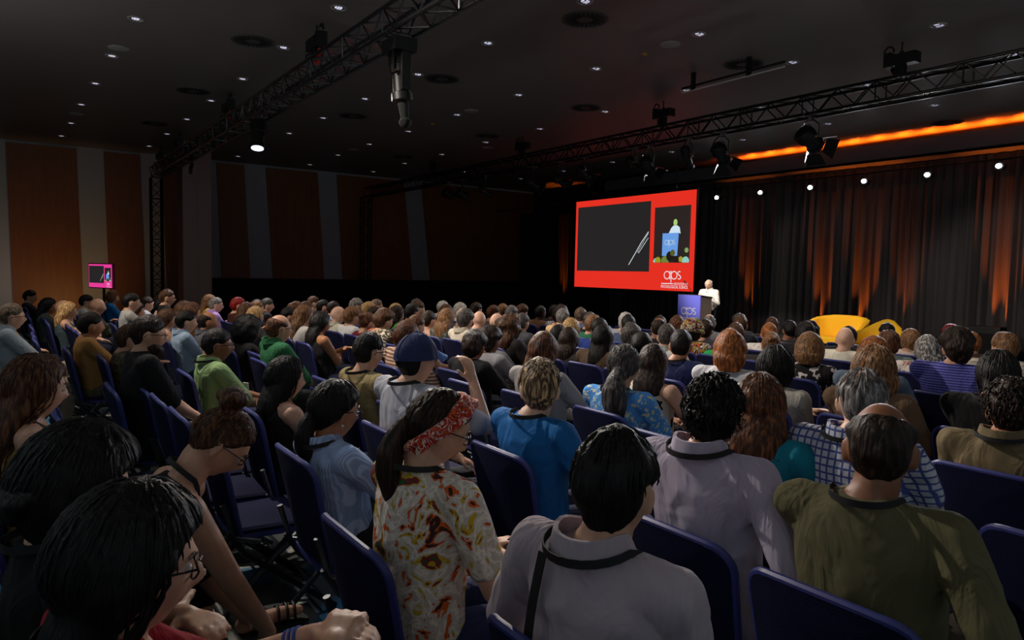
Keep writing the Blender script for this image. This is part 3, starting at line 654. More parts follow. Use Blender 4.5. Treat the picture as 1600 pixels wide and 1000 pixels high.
# ------------------------------------------------------------------ people
def smooth(a, b, x): t = np.clip((x-a)/(b-a), 0, 1); return t*t*(3-2*t)
def head_pts(th, ph):
    """vectorised head surface; +x face, centre of the head at the origin, crown at z=.118"""
    dx, dy, dz = np.sin(th)*np.cos(ph), np.sin(th)*np.sin(ph), np.cos(th)
    x, y, z = .098*dx, .076*dy, .118*dz
    t = np.clip(-z/.118, 0, 1)
    y = y*(1-.34*t**1.4); x = np.where(x < 0, x*(1-.5*t**1.2), x*(1-.06*t))
    x = np.where((x < 0) & (z > -.02), x*1.07, x); y = y*(1+.04*np.exp(-((z-.05)/.04)**2))
    fr = np.clip(dx, 0, 1)**.5*(dx > 0)
    g = lambda y0, z0, sy, sz: np.exp(-((y-y0)/sy)**2-((z-z0)/sz)**2)
    x = x+fr*(.027*g(0, -.028, .012, .020)+.012*g(0, -.005, .009, .022)+.006*g(0, .022, .05, .010)-.012*g(.031, .004, .016, .012)-.012*g(-.031, .004, .016, .012)
              +.009*g(0, -.062, .022, .012)-.004*g(0, -.075, .03, .006)+.012*g(0, -.10, .024, .016)+.004*g(.04, -.03, .02, .02)+.004*g(-.04, -.03, .02, .02))
    return np.stack([x, y, z], -1)
def head_mesh(b, M, c, n=40, m=28):
    rings = []
    for k in range(m):
        th = pi*(k+.6)/(m+.2); ph = np.linspace(0, 2*pi, n, endpoint=False); p = head_pts(np.full(n, th), ph); rings.append((p @ M.T+c)[::-1])
    b.loft(rings)
HL = {'s': (.066, .040, .010, -.055, -.090), 'b': (.070, .045, -.06, -.125, -.135), 'l': (.070, .045, -.03, -.10, -.11), 'u': (.064, .045, .010, -.045, -.085), 'F': (.5, .5, .020, -.050, -.088)}
def hairline(ph, kind):
    a = np.abs((ph+pi) % (2*pi)-pi); return np.interp(a, [0, R(52), R(82), R(118), pi], HL[kind])
def hair_shell(b, M, c, kind, T, n=44, m=30, lump=0, seed=0, balding=0):
    rings = []
    for k in range(m):
        th = pi*(k+.4)/m; ph = np.linspace(0, 2*pi, n, endpoint=False); p = head_pts(np.full(n, th), ph)
        L = hairline(ph, kind); mask = smooth(-.012, .010, p[:, 2]-L)
        if kind == 'F' or balding: mask = mask*(1-smooth(.050, .085, p[:, 2]+.45*np.clip(p[:, 0], -.06, .1)))
        if kind == 'F': mask = mask*smooth(-.9, .3, -np.cos(ph)+.25)*(p[:, 0] < .05)
        if kind in 'sF': av = np.abs((ph+pi) % (2*pi)-pi); mask = mask*(1-.62*np.exp(-((av-R(98))/R(24))**2)*smooth(.045, .015, p[:, 2]))
        r = np.linalg.norm(p, axis=1); tk = T*mask*(1+.25*smooth(-.05, .1, p[:, 2]))-.010*(1-mask)
        if kind in 'bl': tk = tk+.012*mask*smooth(.06, -.08, p[:, 2])
        if lump:
            for i in range(n):
                q = Vector(p[i])*(38 if lump < .012 else 24)+Vector((seed*3.1, 0, 0)); tk[i] += mask[i]*lump*(noise.noise(q)+.5*noise.noise(q*2.3))
        p = p*(1+tk/r)[:, None]; rings.append((p @ M.T+c)[::-1])
    b.loft(rings)
def rotm(yaw, pitch, roll=0):
    return np.array((Matrix.Rotation(yaw, 3, 'Z') @ Matrix.Rotation(pitch, 3, 'Y') @ Matrix.Rotation(roll, 3, 'X')))
def ik(a, b, l1, l2, pole):
    a, b, pole = (np.array(q, float) for q in (a, b, pole)); d = b-a; L = np.linalg.norm(d)
    if L > (l1+l2)*.995: b = a+d/L*(l1+l2)*.995; d = b-a; L = np.linalg.norm(d)
    x = (l1*l1-l2*l2+L*L)/(2*L); h = math.sqrt(max(l1*l1-x*x, 0)); u = d/L; p = pole-u*np.dot(pole, u); p /= np.linalg.norm(p)+1e-9
    return a+u*x+p*h, b
def hand(b, w, d, up, side, curl=.5, s=1.0):
    """palm and five fingers from wrist w along d; up = back of the hand"""
    w, d, up = (np.array(q, float) for q in (w, d, up)); d /= np.linalg.norm(d); up -= d*np.dot(up, d); up /= np.linalg.norm(up); sd = np.cross(d, up)*side
    b.capsule(w-d*.02, w+d*.02, .026*s, .028*s, 10)
    for q in (-.022, 0, .022): b.capsule(w+d*.02*s+sd*q*.7*s, w+d*.082*s+sd*q*s, .0155*s, .0135*s, 10)
    for i, (q, L) in enumerate(((-.031, .062), (-.0105, .078), (.0105, .084), (.031, .074))):
        p = w+d*.088*s+sd*q*s; a = curl*.6; dd = d*cos(a)-up*sin(a); p1 = p+dd*L*.45*s; a2 = curl*1.5; d2 = d*cos(a2)-up*sin(a2); p2 = p1+d2*L*.32*s; a3 = curl*2.2; d3 = d*cos(a3)-up*sin(a3); p3 = p2+d3*L*.25*s
        b.limb([p, p1, p2, p3], [.0098*s, .0092*s, .0085*s, .0075*s], 8)
    t0 = w+d*.025*s+sd*.026*s; t1 = t0+(d*.6+sd*.75-up*.25)*.040*s; t2 = t1+(d*.9+sd*.2-up*.4)*.032*s
    b.limb([t0, t1, t2], [.0135*s, .0115*s, .009*s], 8)
def ring(c, rx, ry, ax, n=20, pw=2.4):
    """super-ellipse ring: rx across (y), ry along depth; ax = torso matrix columns (fwd, left, up)"""
    a = np.linspace(0, 2*pi, n, endpoint=False); ca, sa = np.cos(a), np.sin(a); e = 2/pw
    u = np.sign(ca)*np.abs(ca)**e*ry; v = np.sign(sa)*np.abs(sa)**e*rx
    return np.array(c)+u[:, None]*ax[0]+v[:, None]*ax[1]
SKIN = {'l': (208, 160, 132), 'p': (226, 180, 155), 't': (176, 120, 86), 'd': (92, 58, 40), 'm': (140, 92, 66)}
HC = {'blk': ((11, 9, 9), (26, 24, 25)), 'dbr': ((34, 23, 17), (70, 50, 38)), 'br': ((66, 42, 27), (118, 80, 52)), 'lbr': ((112, 78, 50), (168, 126, 86)), 'aub': ((72, 42, 26), (132, 82, 50)), 'gin': ((134, 76, 36), (196, 122, 66)),
      'bl': ((170, 132, 82), (222, 188, 138)), 'gr': ((105, 100, 98), (165, 160, 158)), 'dgr': ((60, 56, 54), (112, 106, 104)), 'wh': ((170, 166, 160), (222, 218, 212)), 'grbr': ((88, 72, 58), (150, 132, 114)), 'red': ((120, 20, 20), (170, 40, 36))}
HN = {'blk': 'black', 'dbr': 'dark brown', 'br': 'brown', 'lbr': 'light brown', 'aub': 'auburn', 'gin': 'ginger', 'bl': 'blond', 'gr': 'grey', 'dgr': 'dark grey', 'wh': 'white', 'grbr': 'greying brown', 'red': 'dark red'}
BR = mat('lanyard_black', (12, 12, 14), .7); GLS = mat('glasses_black', (18, 16, 16), .25); BADGE = mat('badge_white', (220, 220, 220), .5); LIPM = mat('lip', (150, 70, 66), .4); EYEM = mat('eye_dark', (28, 20, 16), .12, spec=.8); EYEW = mat('eye_white', (190, 186, 180), .25)
def person(loc, rz, ztop, hair, hc, topm, o, vox, near):
    """one seated (or standing) person; o = options"""
    g = o.get; sit = not g('stand'); s = g('s', 1.0); hyaw = g('hy', 0.0); hp = g('hp', 0.08); lean = R(g('lean', -10)); W = g('w', 1.0)
    base_z = .52 if sit else .92; hip = np.array((g('hx', -.06), 0, base_z))
    tw = g('tw', 0.0)
    Tl = max(.3, (ztop-.245-base_z))/max(.55, cos(lean)); upv = np.array((sin(lean), 0, cos(lean))); fw = np.array((cos(lean), 0, -sin(lean))); lf = np.array((0, 1., 0))
    Rt = rotm(tw, 0); sp = lambda q, dx=0: hip+upv*Tl*q+fw*dx
    ax0 = (fw, lf); ax1 = (Rt @ fw, Rt @ lf)
    ztop -= (.008 if vox > .012 else 0)+{'s': .012, 'b': .016, 'l': .013, 'w': .015, 'c': .022, 'C': .05, 'k': .02, 'h': .04}.get(hair, .006); neck0 = sp(1.0, .0); hd = np.array((g('hdx', .045), g('hdy', 0), 0)); hc_ = np.array((neck0[0], 0, 0))+hd+np.array((0, 0, ztop-.119))
    M = rotm(hyaw, hp, g('hr', 0)); nb = hc_+M @ np.array((-.022, 0, -.075))
    shz = neck0-upv*.052; SW = .186*W
    sh = {k: shz+ax1[1]*k*SW-ax1[0]*.0 for k in (-1, 1)}
    # arms
    U, Fo = .285*s, .25*s; arms = {}
    for k in (-1, 1):
        key = 'armL' if k == 1 else 'armR'; ap = g(key, g('arm', 'lap'))
        if ap == 'lap': wr = (hip[0]+.27, k*.10, base_z+.135); pole = (-.5, k*.9, -.35); hd_ = (1, -k*.55, -.25); cu = .55
        elif ap == 'knee': wr = (hip[0]+.36, k*.13, base_z+.12); pole = (-.4, k*.7, -.5); hd_ = (1, 0, -.35); cu = .3
        elif ap == 'cross': wr = (hip[0]+.20, -k*.07, base_z+.27+.03*k); pole = (-.4, k*1, -.5); hd_ = (.2, -k*1, .1); cu = .3
        elif ap == 'chin': wr = tuple(hc_+M @ np.array((.055, k*.05, -.19))); pole = (.7, k*.4, -1); hd_ = (.0, -k*.2, 1); cu = .9
        elif ap == 'clasp': wr = (hip[0]+.33, k*.055, base_z+.155); pole = (-.5, k*.9, -.3); hd_ = (.8, -k*.75, -.05); cu = .8
        elif ap == 'phone': wr = (hip[0]+.30, k*.075, base_z+.20); pole = (-.5, k*.8, -.5); hd_ = (1, -k*.25, .25); cu = .9
        elif ap == 'rest': wr = (hip[0]+.12, k*.33, base_z+.14); pole = (-1, k*.5, -.1); hd_ = (1, 0, -.2); cu = .3
        else: wr = ap[0]; pole = ap[1]; hd_ = ap[2]; cu = ap[3]
        el, wr = ik(sh[k], wr, U, Fo, pole); arms[k] = (el, wr, hd_, cu)
    # legs
    legs = {}; lp = g('legs', 'sit')
    for k in (-1, 1):
        h0 = hip+np.array((0, k*.085, -.0))
        if not sit: kn = np.array((hip[0]+.02, k*.10, .49)); an = np.array((hip[0]-.01, k*.11, .09)); ft = an+np.array((.13, k*.02, -.055))
        elif lp == 'sit': kn = np.array((hip[0]+.44, k*.13, .52)); an = np.array((hip[0]+.42+.05*k*g('lv', .6), k*.12, .095)); ft = an+np.array((.14, k*.03, -.06))
        elif lp == 'cross':
            if k == g('ck', 1): kn = np.array((hip[0]+g('kx', .42), k*.03, g('kz', .66))); an = np.array(g('ankle', (hip[0]+.62, -k*.08, .36))); ft = an+np.array((.13, -k*.02, -.02))
            else: kn = np.array((hip[0]+.44, k*.07, .51)); an = np.array((hip[0]+.36, k*.06, .095)); ft = an+np.array((.14, 0, -.06))
        legs[k] = (h0, kn, an, ft)
    skin = skinmat(SKIN[g('skin', 'l')])
    # --- body: one continuous skin surface
    b = MB(); head_mesh(b, M, hc_)
    for k in (-1, 1):
        Me = M @ rotm(k*.35, .1); Me = M @ rotm(k*.6, .12); b.ell(hc_+M @ np.array((-.010, k*.081, -.010)), (.015, .009, .031), 10, Me)
        b.ell(hc_+M @ np.array((-.008, k*.079, -.032)), (.011, .009, .013), 8, Me)
    b.capsule(nb, neck0-upv*.03, .054, .062)
    b.capsule(sp(.96), sp(.86), .07, .10)
    b.loft([ring(sp(0, .0), .150, .10, ax0), ring(sp(.3), .135, .09, ax0), ring(sp(.62), .150, .10, ax1), ring(sp(.85), .15, .085, ax1), ring(sp(.94), .10, .06, ax1)])
    for k in (-1, 1):
        el, wr, hd_, cu = arms[k]; b.limb([sh[k]-np.array((0, 0, .0)), el, wr], [.052*W**.5, .040, .027]); b.capsule(sh[k]-upv*.004, sh[k]*.5+el*.5, .052 if g('sleeve', .55) == 0 else .045, .044)
        b.capsule(sp(.92)*1., sh[k]-upv*.012, *((.055, .05) if g('sleeve', .55) == 0 else (.040, .040)))
        fwd = wr-el; hdv = np.array(hd_, float); hdv = hdv/np.linalg.norm(hdv)*.7+fwd/np.linalg.norm(fwd)*.5
        hu = g('hup', {}).get(k, (0, 0, 1.)); hand(b, wr, hdv, hu, k if True else 1, cu, 1.0)
        h0, kn, an, ft = legs[k]; b.limb([h0, kn], [.085, .055]); b.limb([kn, kn*.6+an*.4, an], [.055, .054, .036]); b.capsule(an+np.array((-.03, 0, -.02)), ft, .032, .026); b.capsule(ft, ft+np.array((.05, 0, -.004)), .026, .018)
    body = b.build('person', [skin, LIPM])
    lipc = (hc_+M @ np.array((.098, 0, -.064)))
    def post(ob, me):
        if near:
            co = np.zeros(len(me.polygons)*3); me.polygons.foreach_get('center', co); co = co.reshape(-1, 3)
            q = (co-lipc) @ M; mi = ((np.abs(q[:, 1]) < .023) & (np.abs(q[:, 2]) < .0075) & (q[:, 0] > -.02)).astype(int); me.polygons.foreach_set('material_index', mi.tolist())
    remesh(body, vox if not g('fine') else .0065, 2 if vox < .01 else 1, post)
    vt = vox*1.15
    # --- top
    sl = g('sleeve', .55)     # 0 sleeveless, .55 short, 2 full
    b = MB(); gpx = .016+g('fat', 0)
    r0, r1 = (.172, .128) if g('fat', 0) < .01 else (.185, .15); ww = W
    bot = g('long_top', 0)
    rings = [ring(sp(-.12-bot), r0*ww*.98, r1*1.02, ax0), ring(sp(.04), r0*ww+gpx*.3, r1, ax0), ring(sp(.3), (.158+gpx*.5)*ww, .118+gpx*.5, ax0), ring(sp(.6, .004), (.168+gpx*.3)*ww, .122+gpx*.5, ax1), ring(sp(.82, -.005), (.182 if sl > 0 else .150)*ww, .108, ax1)]
    if sl > 0: rings += [ring(sp(.92, -.008), .165*ww, .082, ax1), ring(sp(.985, -.012), .10, .066, ax1), ring(sp(1.03, -.01), .064, .060, ax1)]
    else: rings += [ring(sp(.92, -.008), .118*ww, .080, ax1), ring(sp(.975, -.012), .098, .062, ax1)]
    b.loft(rings)
    if sl > 0:
        for k in (-1, 1):
            el, wr, _, _ = arms[k]; s0 = sh[k]
            b.capsule(sp(.90), s0-upv*.002, .068, .063)
            if sl <= 1: e = s0+(el-s0)*max(.35, sl*1.15); b.capsule(s0, e, .064*W**.5, .060)
            else: b.capsule(s0, el, .064*W**.5, .052); e = el+(wr-el)*min(1, (sl-1)*.93); b.capsule(el, e, .051, .040)
    top = b.build('top', topm, body); amp = g('wr', .007)
    def postt(ob, me):
        if not near: return
        n = len(me.vertices); co = np.zeros(n*3); me.vertices.foreach_get('co', co); co = co.reshape(-1, 3); no = np.zeros(n*3); me.vertex_normals.foreach_get('vector', no); no = no.reshape(-1, 3)
        d = np.array([noise.noise(Vector((c[0]*9+3, c[1]*9, c[2]*4+loc[0]*7+2*noise.noise(Vector(c*6))))) for c in co]); d2 = -np.abs(d)*1.6+.25
        co += no*(amp*d2)[:, None]; me.vertices.foreach_set('co', co.ravel()); me.update()
    remesh(top, vt, 3 if vox < .01 else 2, postt)
    if g('collar'):
        b = MB(); P = [sp(1.04, -.012)+ax1[0]*.068*cos(a)+ax1[1]*.070*sin(a)+upv*(.012-.022*(cos(a) > .3)) for a in np.linspace(-pi*.95, pi*.95, 22)]
        P = [sp(1.035, -.012)+ax1[0]*.066*cos(a)+ax1[1]*.069*sin(a)+upv*(.010-.03*max(0, cos(a))) for a in np.linspace(.12, 2*pi-.12, 24)]
        rr = []
        for off, h in ((0, .020), (.010, .022), (.024, -.024), (.014, -.022)):
            rr.append(np.array([p+(p-sp(1.035))*0+upv*h+(ax1[0]*cos(a)+ax1[1]*sin(a))*off for p, a in zip(P, np.linspace(.12, 2*pi-.12, 24))]))
        b.loft(rr, cap=False, closed=True); b.build('collar', topm if not g('collarm') else g('collarm'), body)
    # --- trousers, skirt
    lg = g('pants', (30, 32, 40)); pl = g('plen', 1.0)
    if near or vox < .02 or g('stand'):
        b = MB(); b.loft([ring(hip+np.array((-.02, 0, -.075 if sit else -.12)), .165, .125, (np.array((1, 0, 0)), lf)), ring(hip+np.array((-.01, 0, .0)), .175, .135, ax0), ring(hip+upv*.06, .165, .125, ax0)])
        for k in (-1, 1):
            h0, kn, an, ft = legs[k]; b.limb([h0, kn*min(1, pl*2)+h0*(1-min(1, pl*2))], [.098, .07])
            if pl > .5: q = min(1, (pl-.5)*2)*.93; b.limb([kn, kn*(1-q)+an*q], [.07, .060 if q > .5 else .066])
        pm = b.build('trousers' if pl > .6 else 'shorts', cloth('plain', lg), body); remesh(pm, vt*1.05, 3 if vox < .01 else 2)
        for k in (-1, 1):
            h0, kn, an, ft = legs[k]; d = ft-an; d[2] *= .3; d /= np.linalg.norm(d)
            if g('shoe', 1):
                b = MB(); up = np.array((0, 0, 1.)); rr = []; A = an+np.array((0, 0, -.0)); zf = -.062 if abs(ft[2]-an[2]) > .04 else -.05
                sd = np.cross(up, d); 
                for x, ww, h1 in ((-.075, .025, .05), (-.06, .036, .085), (-.01, .040, .085), (.05, .042, .055), (.12, .047, .04), (.17, .040, .03), (.195, .022, .02)):
                    rr.append(np.array([A+d*x+sd*q*ww+up*(zf-.03+zz*h1+.0) for q, zz in ((-.8, 0), (.8, 0), (1, .25), (.85, .8), (.3, 1), (-.3, 1), (-.85, .8), (-1, .25))]))
                b.loft(rr).build('shoe', mat('shoe_%s' % str(g('shoec', (24, 22, 22))), g('shoec', (24, 22, 22)), .5), body)
    # --- hair
    rnd = random.Random(int(abs(loc[0]*1000+loc[1]*77))); sd_ = rnd.random()*9; H = HC[hc]; hm = hairmat(*H); hv = vox*.9
    T = g('ht', {'s': .011, 'b': .018, 'l': .014, 'w': .017, 'c': .024, 'C': .055, 'p': .009, 'u': .008, 'F': .006, 'B': 0, 'f': .006}.get(hair, .011)); 
    ln = g('hl', .26); bb = MB(); kind = {'s': 's', 'f': 's', 'b': 'b', 'l': 'l', 'w': 'l', 'c': 'b' if g('cl') else 's', 'C': 'l', 'p': 'u', 'u': 'u', 'F': 'F', 'k': 's', 'h': 'u'}.get(hair)
    Yw = rotm(hyaw, hp*.3)
    if hair == 'k': T = .010
    if kind:
        hair_shell(bb, M, hc_, kind, T, lump={'c': .016, 'C': .035}.get(hair, .006), seed=sd_, balding=g('bald', 0))
        if hair in 'lwC' or (hair == 'b' and g('hl')):
            wv = .5 if hair == 'l' else 1
            rr = []
            for i in range(9):
                t = i/8; z = .04-t*(ln+.04); back = -.035-.055*smooth(0, .5, t)-g('hb', .02)*t; wd = (.084+.022*sin(pi*min(1, t*1.2))*wv+(.03 if hair == 'C' else 0)-.035*smooth(.7, 1, t)*(1-.5*wv)); dp = .052+.012*wv+(.03 if hair == 'C' else 0)-.028*smooth(.3, 1, t)
                rr.append(hc_+(np.array([(back+dp*cos(a), wd*sin(a)*(1+.10*wv*noise.noise(Vector((a*2, z*14, sd_)))), z) for a in np.linspace(0, 2*pi, 18, endpoint=False)]) @ Yw.T))
            bb.loft(rr)
        if hair == 'p':
            q0 = hc_+M @ np.array((-.10, 0, g('pz', .02))); bb.ell(q0, (.026, .026, .026), 10); pts = [q0]; 
            for i in range(6): t = (i+1)/6; pts.append(q0+Yw @ np.array((-.035*sin(pi*min(1, t*1.3)), .01*sin(5*t), -ln*t)))
            bb.limb(pts, [q_*g('pt', 1) for q_ in (.026, .036, .042, .042, .038, .030, .012)], 12)
        if hair == 'u':
            q0 = hc_+M @ np.array(g('bun', (-.085, 0, .07))); bs = g('bs', 1); bb.ell(q0, (.040*bs, .044*bs, .036*bs), 12); 
            for i in range(7): a = i*.9; bb.capsule(q0+bs*np.array((.03*cos(a), .035*sin(a), .01*sin(3*a))), q0+bs*np.array((.03*cos(a+1.2), .035*sin(a+1.2), .012*cos(3*a))), .016*bs, .014*bs, 8)
    if g('beard'):
        bb.loft([(np.array([(.03+rx*cos(a), ry*sin(a), z) for a in np.linspace(0, 2*pi, 16, endpoint=False)]) @ M.T)+hc_ for z, rx, ry in ((-.052, .045, .055), (-.08, .072, .058), (-.11, .075, .05), (-.138, .05, .032))])
    if bb.v:
        hh = bb.build('hair', hm, body)
        def posth(ob, me):
            if not near and vox > .012: return
            n = len(me.vertices); co = np.zeros(n*3); me.vertices.foreach_get('co', co); co = co.reshape(-1, 3); no = np.zeros(n*3); me.vertex_normals.foreach_get('vector', no); no = no.reshape(-1, 3)
            q = (co-hc_) @ M; a = np.arctan2(q[:, 1], q[:, 0]); curly = hair in 'cC'; rr = np.linalg.norm(q[:, :2], axis=1)
            A_ = .003 if not curly else .008
            if hair in 'wC': wob = .35*np.sin(q[:, 2]*55+sd_)
            else: wob = 0*a
            d = np.array([noise.noise(Vector((aa*9+ww, zz*(5 if not curly else 34), r2*(8 if not curly else 34)))) for aa, ww, zz, r2 in zip(a, wob*4, q[:, 2], rr)])
            co += no*(A_*d)[:, None]; me.vertices.foreach_set('co', co.ravel()); me.update()
        remesh(hh, hv if hair not in 'F' else min(hv, .007), 1, posth)
        nl = g('locks', 0 if not near else 150)
        if nl and kind and hair not in ('k', 'h', 'F'):
            lb = MB(); crown = .12
            for i in range(nl):
                ph = rnd.uniform(0, 2*pi); th0 = rnd.uniform(.08, 1.1); Lz = float(hairline(np.array([ph]), kind)[0]); pts = []; ths = np.linspace(th0, 2.6, 26); dphi = rnd.uniform(-.25, .25)
                cut = rnd.uniform(.05, 1) if hair in 'sfk' else 2
                for j, th in enumerate(ths):
                    p = head_pts(np.array([th]), np.array([ph+dphi*j/26]))[0]
                    if p[2] < Lz+.004: break
                    if (th-th0) > cut*1.1: break
                    r = np.linalg.norm(p); k2 = T*(1+.25*smooth(-.05, .1, p[2]))+(.012*smooth(.06, -.08, p[2]) if kind in 'bl' else 0)
                    p = p*(1+(k2+rnd.uniform(-.001, .003)-.003)/r)
                    if hair in 'cC': p = p+np.array([rnd.uniform(-1, 1) for _ in range(3)])*.010
                    pts.append(hc_+M @ p)
                if len(pts) < 3: continue
                back = abs((ph+pi) % (2*pi)-pi) > R(70)
                if hair in 'lwC' and back:
                    last = pts[-1]; e = ln*rnd.uniform(.6, 1.04); ph0 = rnd.uniform(0, 6)
                    for j in range(1, 11):
                        t = j/10; loc_ = Yw.T @ (last-hc_); tz = loc_[2]-t*(e+loc_[2]); back2 = -.035-.055*smooth(0, .5, t)-.02*t; amp2 = .012 if hair != 'l' else .003
                        a2 = math.atan2(loc_[1], loc_[0]+.03); wd = .092+(.012 if hair != 'l' else 0); dp = .066-.02*t
                        q = np.array((back2+dp*cos(a2)+amp2*sin(9*t+ph0), wd*sin(a2)*(1-.25*t*t)+amp2*cos(8*t+ph0), tz)); pts.append(hc_+Yw @ (q*min(1, t*3)+np.array((loc_[0], loc_[1], tz))*(1-min(1, t*3))))
                elif hair in 'fs': pts = pts[:10]
                m2 = len(pts); r0 = rnd.uniform(.0030, .0055) if near else .006
                lb.tube(pts, [r0*(.5+.5*min(1, j/2))*(1-.8*(j/(m2-1))**3) for j in range(m2)], 5)
            if lb.v: lb.build('hair_locks', hm, body)
    if hair == 'k':   # baseball cap
        b = MB(); rr = []
        for k2 in range(11):
            th = R(2)+k2*R(8.6); ph = np.linspace(0, 2*pi, 36, endpoint=False); p = head_pts(np.full(36, th), ph); r = np.linalg.norm(p, axis=1); p = p*(1+.020/r)[:, None]; p[:, 2] += .004; rr.append((p @ M.T+hc_)[::-1])
        b.loft(rr); b.ell(hc_+M @ np.array((0, 0, .145)), (.008, .008, .005), 8)
        for a in np.linspace(0, pi, 4)[:-1]:
            b.tube([hc_+M @ (head_pts(np.array([abs(t)]), np.array([a if t > 0 else a+pi]))[0]*1.0+np.array((0, 0, .004))+head_pts(np.array([abs(t)]), np.array([a if t > 0 else a+pi]))[0]/.11*.0215) for t in np.linspace(-1.4, 1.4, 15)], .0018, 4)
        cp = b.build('cap', cloth('plain', (44, 54, 92)), body)
        b = MB(); A = []; B = []
        for a in np.linspace(-1, 1, 13):
            e0 = head_pts(np.array([1.27]), np.array([a]))[0]*1.17; A.append(hc_+M @ e0); B.append(hc_+M @ (e0+np.array((.080*cos(a*1.1), 0, -.034-.016*a*a))))
        up = M @ np.array((.002, 0, .010)); b.loft([np.array([p, q, q+up, p+up]) for p, q in zip(A, B)]); b.build('brim', cloth('plain', (62, 98, 158)), cp)
    if g('gl') or g('glasses'):
        b = MB(); 
        for k in (-1, 1):
            b.tube([hc_+M @ np.array((.098-.006*abs(sin(a)), k*.033+.023*cos(a), .002+.018*sin(a))) for a in np.linspace(0, 2*pi, 15)[:-1]], .0022, 5, closed=True)
            b.tube([hc_+M @ np.array(q) for q in ((.094, k*.056, .006), (.05, k*.079, .008), (-.01, k*.087, .006), (-.028, k*.084, -.012))], .0022, 5)
        b.tube([hc_+M @ np.array(q) for q in ((.106, -.010, .006), (.110, 0, .009), (.106, .010, .006))], .0022, 5)
        b.build('glasses', GLS, body)
    if near:
        for k in (-1, 1):
            b = MB(); b2 = MB(); b3 = MB()
            c = hc_+M @ np.array((.079, k*.031, .002)); b.ell(c, (.0125, .0125, .0105), 12); b2.ell(hc_+M @ np.array((.0875, k*.031, .001)), (.0055, .0065, .0065), 10)
            b3.tube([hc_+M @ np.array(q) for q in ((.097, k*.014, .022), (.095, k*.032, .028), (.082, k*.05, .023))], [.0028, .0032, .0015], 5)
            e = b.build('eye', EYEW, body); b2.build('iris', EYEM, e); b3.build('eyebrow', hm, body)
    if g('lan') or (near and g('lan', 1)):
        b = MB(); P = []
        for a in np.linspace(0, 2*pi, 25)[:-1]:
            rr2 = (.094 if g('collar') else .078)+.02*max(0, cos(a)); P.append(sp(1.01, -.012)+ax1[0]*(rr2+.01)*cos(a)+ax1[1]*rr2*1.05*sin(a)+upv*(.012-.10*max(0, cos(a))**1.5))
        w2 = .009; rings = [np.array([p+upv*w2+(p-sp(1))*.02, p-upv*w2+(p-sp(1))*.04, p-upv*w2, p+upv*w2]) for p in P]
        b.loft(rings, closed=True); b.build('lanyard', BR, body)
    for f in g('extra', []): f(body, dict(hc=hc_, M=M, sp=sp, sh=sh, arms=arms, legs=legs, ax=ax1, up=upv, fw=fw, hip=hip, neck=neck0))
    body.location = loc; body.rotation_euler = (0, 0, rz)
    return body
# ------------------------------------------------------------------ the audience
P_ = 'plain'
def cl(*a, **k): return cloth(*a, **k)
BLKT = (18, 18, 20)
A = []
def add(x, y, w, hair, hc, top, words, skin='l', **o): A.append(dict(x=x, y=y, w=w, hair=hair, hc=hc, top=top, words=words, o=dict(o, skin=skin)))
# far left block
add(47, 452, 17, 's', 'blk', (P_, (30, 30, 32)), 'dark top'); add(75, 464, 24, 'w', 'blk', (P_, (70, 80, 78)), 'grey green top', 't', armR='chin', gl=1, sleeve=2)
add(99, 467, 15, 'B', 'lbr', (P_, (40, 40, 44)), 'dark top'); add(106, 470, 22, 'w', 'bl', (P_, (58, 74, 80)), 'sleeveless slate dress', sleeve=0, armR='chin', ht=.016)
add(135, 459, 17, 's', 'blk', (P_, (200, 200, 200)), 'white shirt', gl=1); add(153, 465, 18, 'B', 'dbr', (P_, (52, 54, 44)), 'dark olive sweater', sleeve=2)
add(140, 484, 32, 's', 'blk', (P_, (150, 108, 58)), 'tan polo shirt', 't', sleeve=.7, pants=(90, 86, 66)); add(176, 453, 19, 'b', 'lbr', (P_, (30, 120, 190)), 'bright blue hood', sleeve=2)
add(205, 456, 23, 's', 'blk', (P_, (170, 168, 164)), 'pale grey shirt'); add(208, 469, 25, 'w', 'dbr', (P_, (40, 38, 40)), 'dark top')
add(230, 462, 17, 's', 'dbr', (P_, (190, 196, 205)), 'crisp white shirt'); add(264, 451, 19, 's', 'br', (P_, (26, 26, 28)), 'black jacket', gl=1, stand=0)
add(256, 465, 20, 's', 'blk', (P_, (160, 160, 158)), 'light grey top', 'p'); add(262, 481, 27, 'l', 'br', (P_, (86, 84, 80)), 'sleeveless grey top', sleeve=0)
add(288, 469, 21, 'w', 'br', (P_, (60, 60, 64)), 'dark grey top'); add(303, 472, 20, 'b', 'aub', (P_, (90, 60, 44)), 'brown top')
add(291, 483, 28, 's', 'blk', (P_, (150, 172, 196)), 'light blue shirt', collar=1); add(320, 484, 29, 'F', 'dbr', (P_, (92, 94, 102)), 'slate grey shirt', 't', collar=1)
add(346, 462, 16, 'l', 'lbr', (P_, (180, 150, 40)), 'mustard yellow top'); add(354, 466, 20, 's', 'gr', (P_, (186, 150, 216)), 'lilac shirt', 'p', gl=1, collar=1)
add(373, 463, 16, 's', 'red', (P_, (60, 24, 24)), 'dark red top'); add(378, 470, 20, 'w', 'br', (P_, (60, 52, 48)), 'dark brown top'); add(390, 476, 23, 'b', 'bl', (P_, (80, 82, 86)), 'grey top')
add(388, 495, 40, 'c', 'blk', (P_, (20, 20, 22)), 'black top', 'd', ht=.05, w2=.27, sleeve=2, cl=1)
add(202, 505, 25, 's', 'br', ('plaid', (70, 62, 50), (100, 88, 66)), 'olive plaid shirt'); add(225, 488, 45, 's', 'dbr', (P_, (20, 20, 22)), 'black T-shirt', beard=1, gl=1, hyx=-.08, fat=.03, sleeve=.8, pants=(150, 146, 140), armR='lap', hy0=-.1)
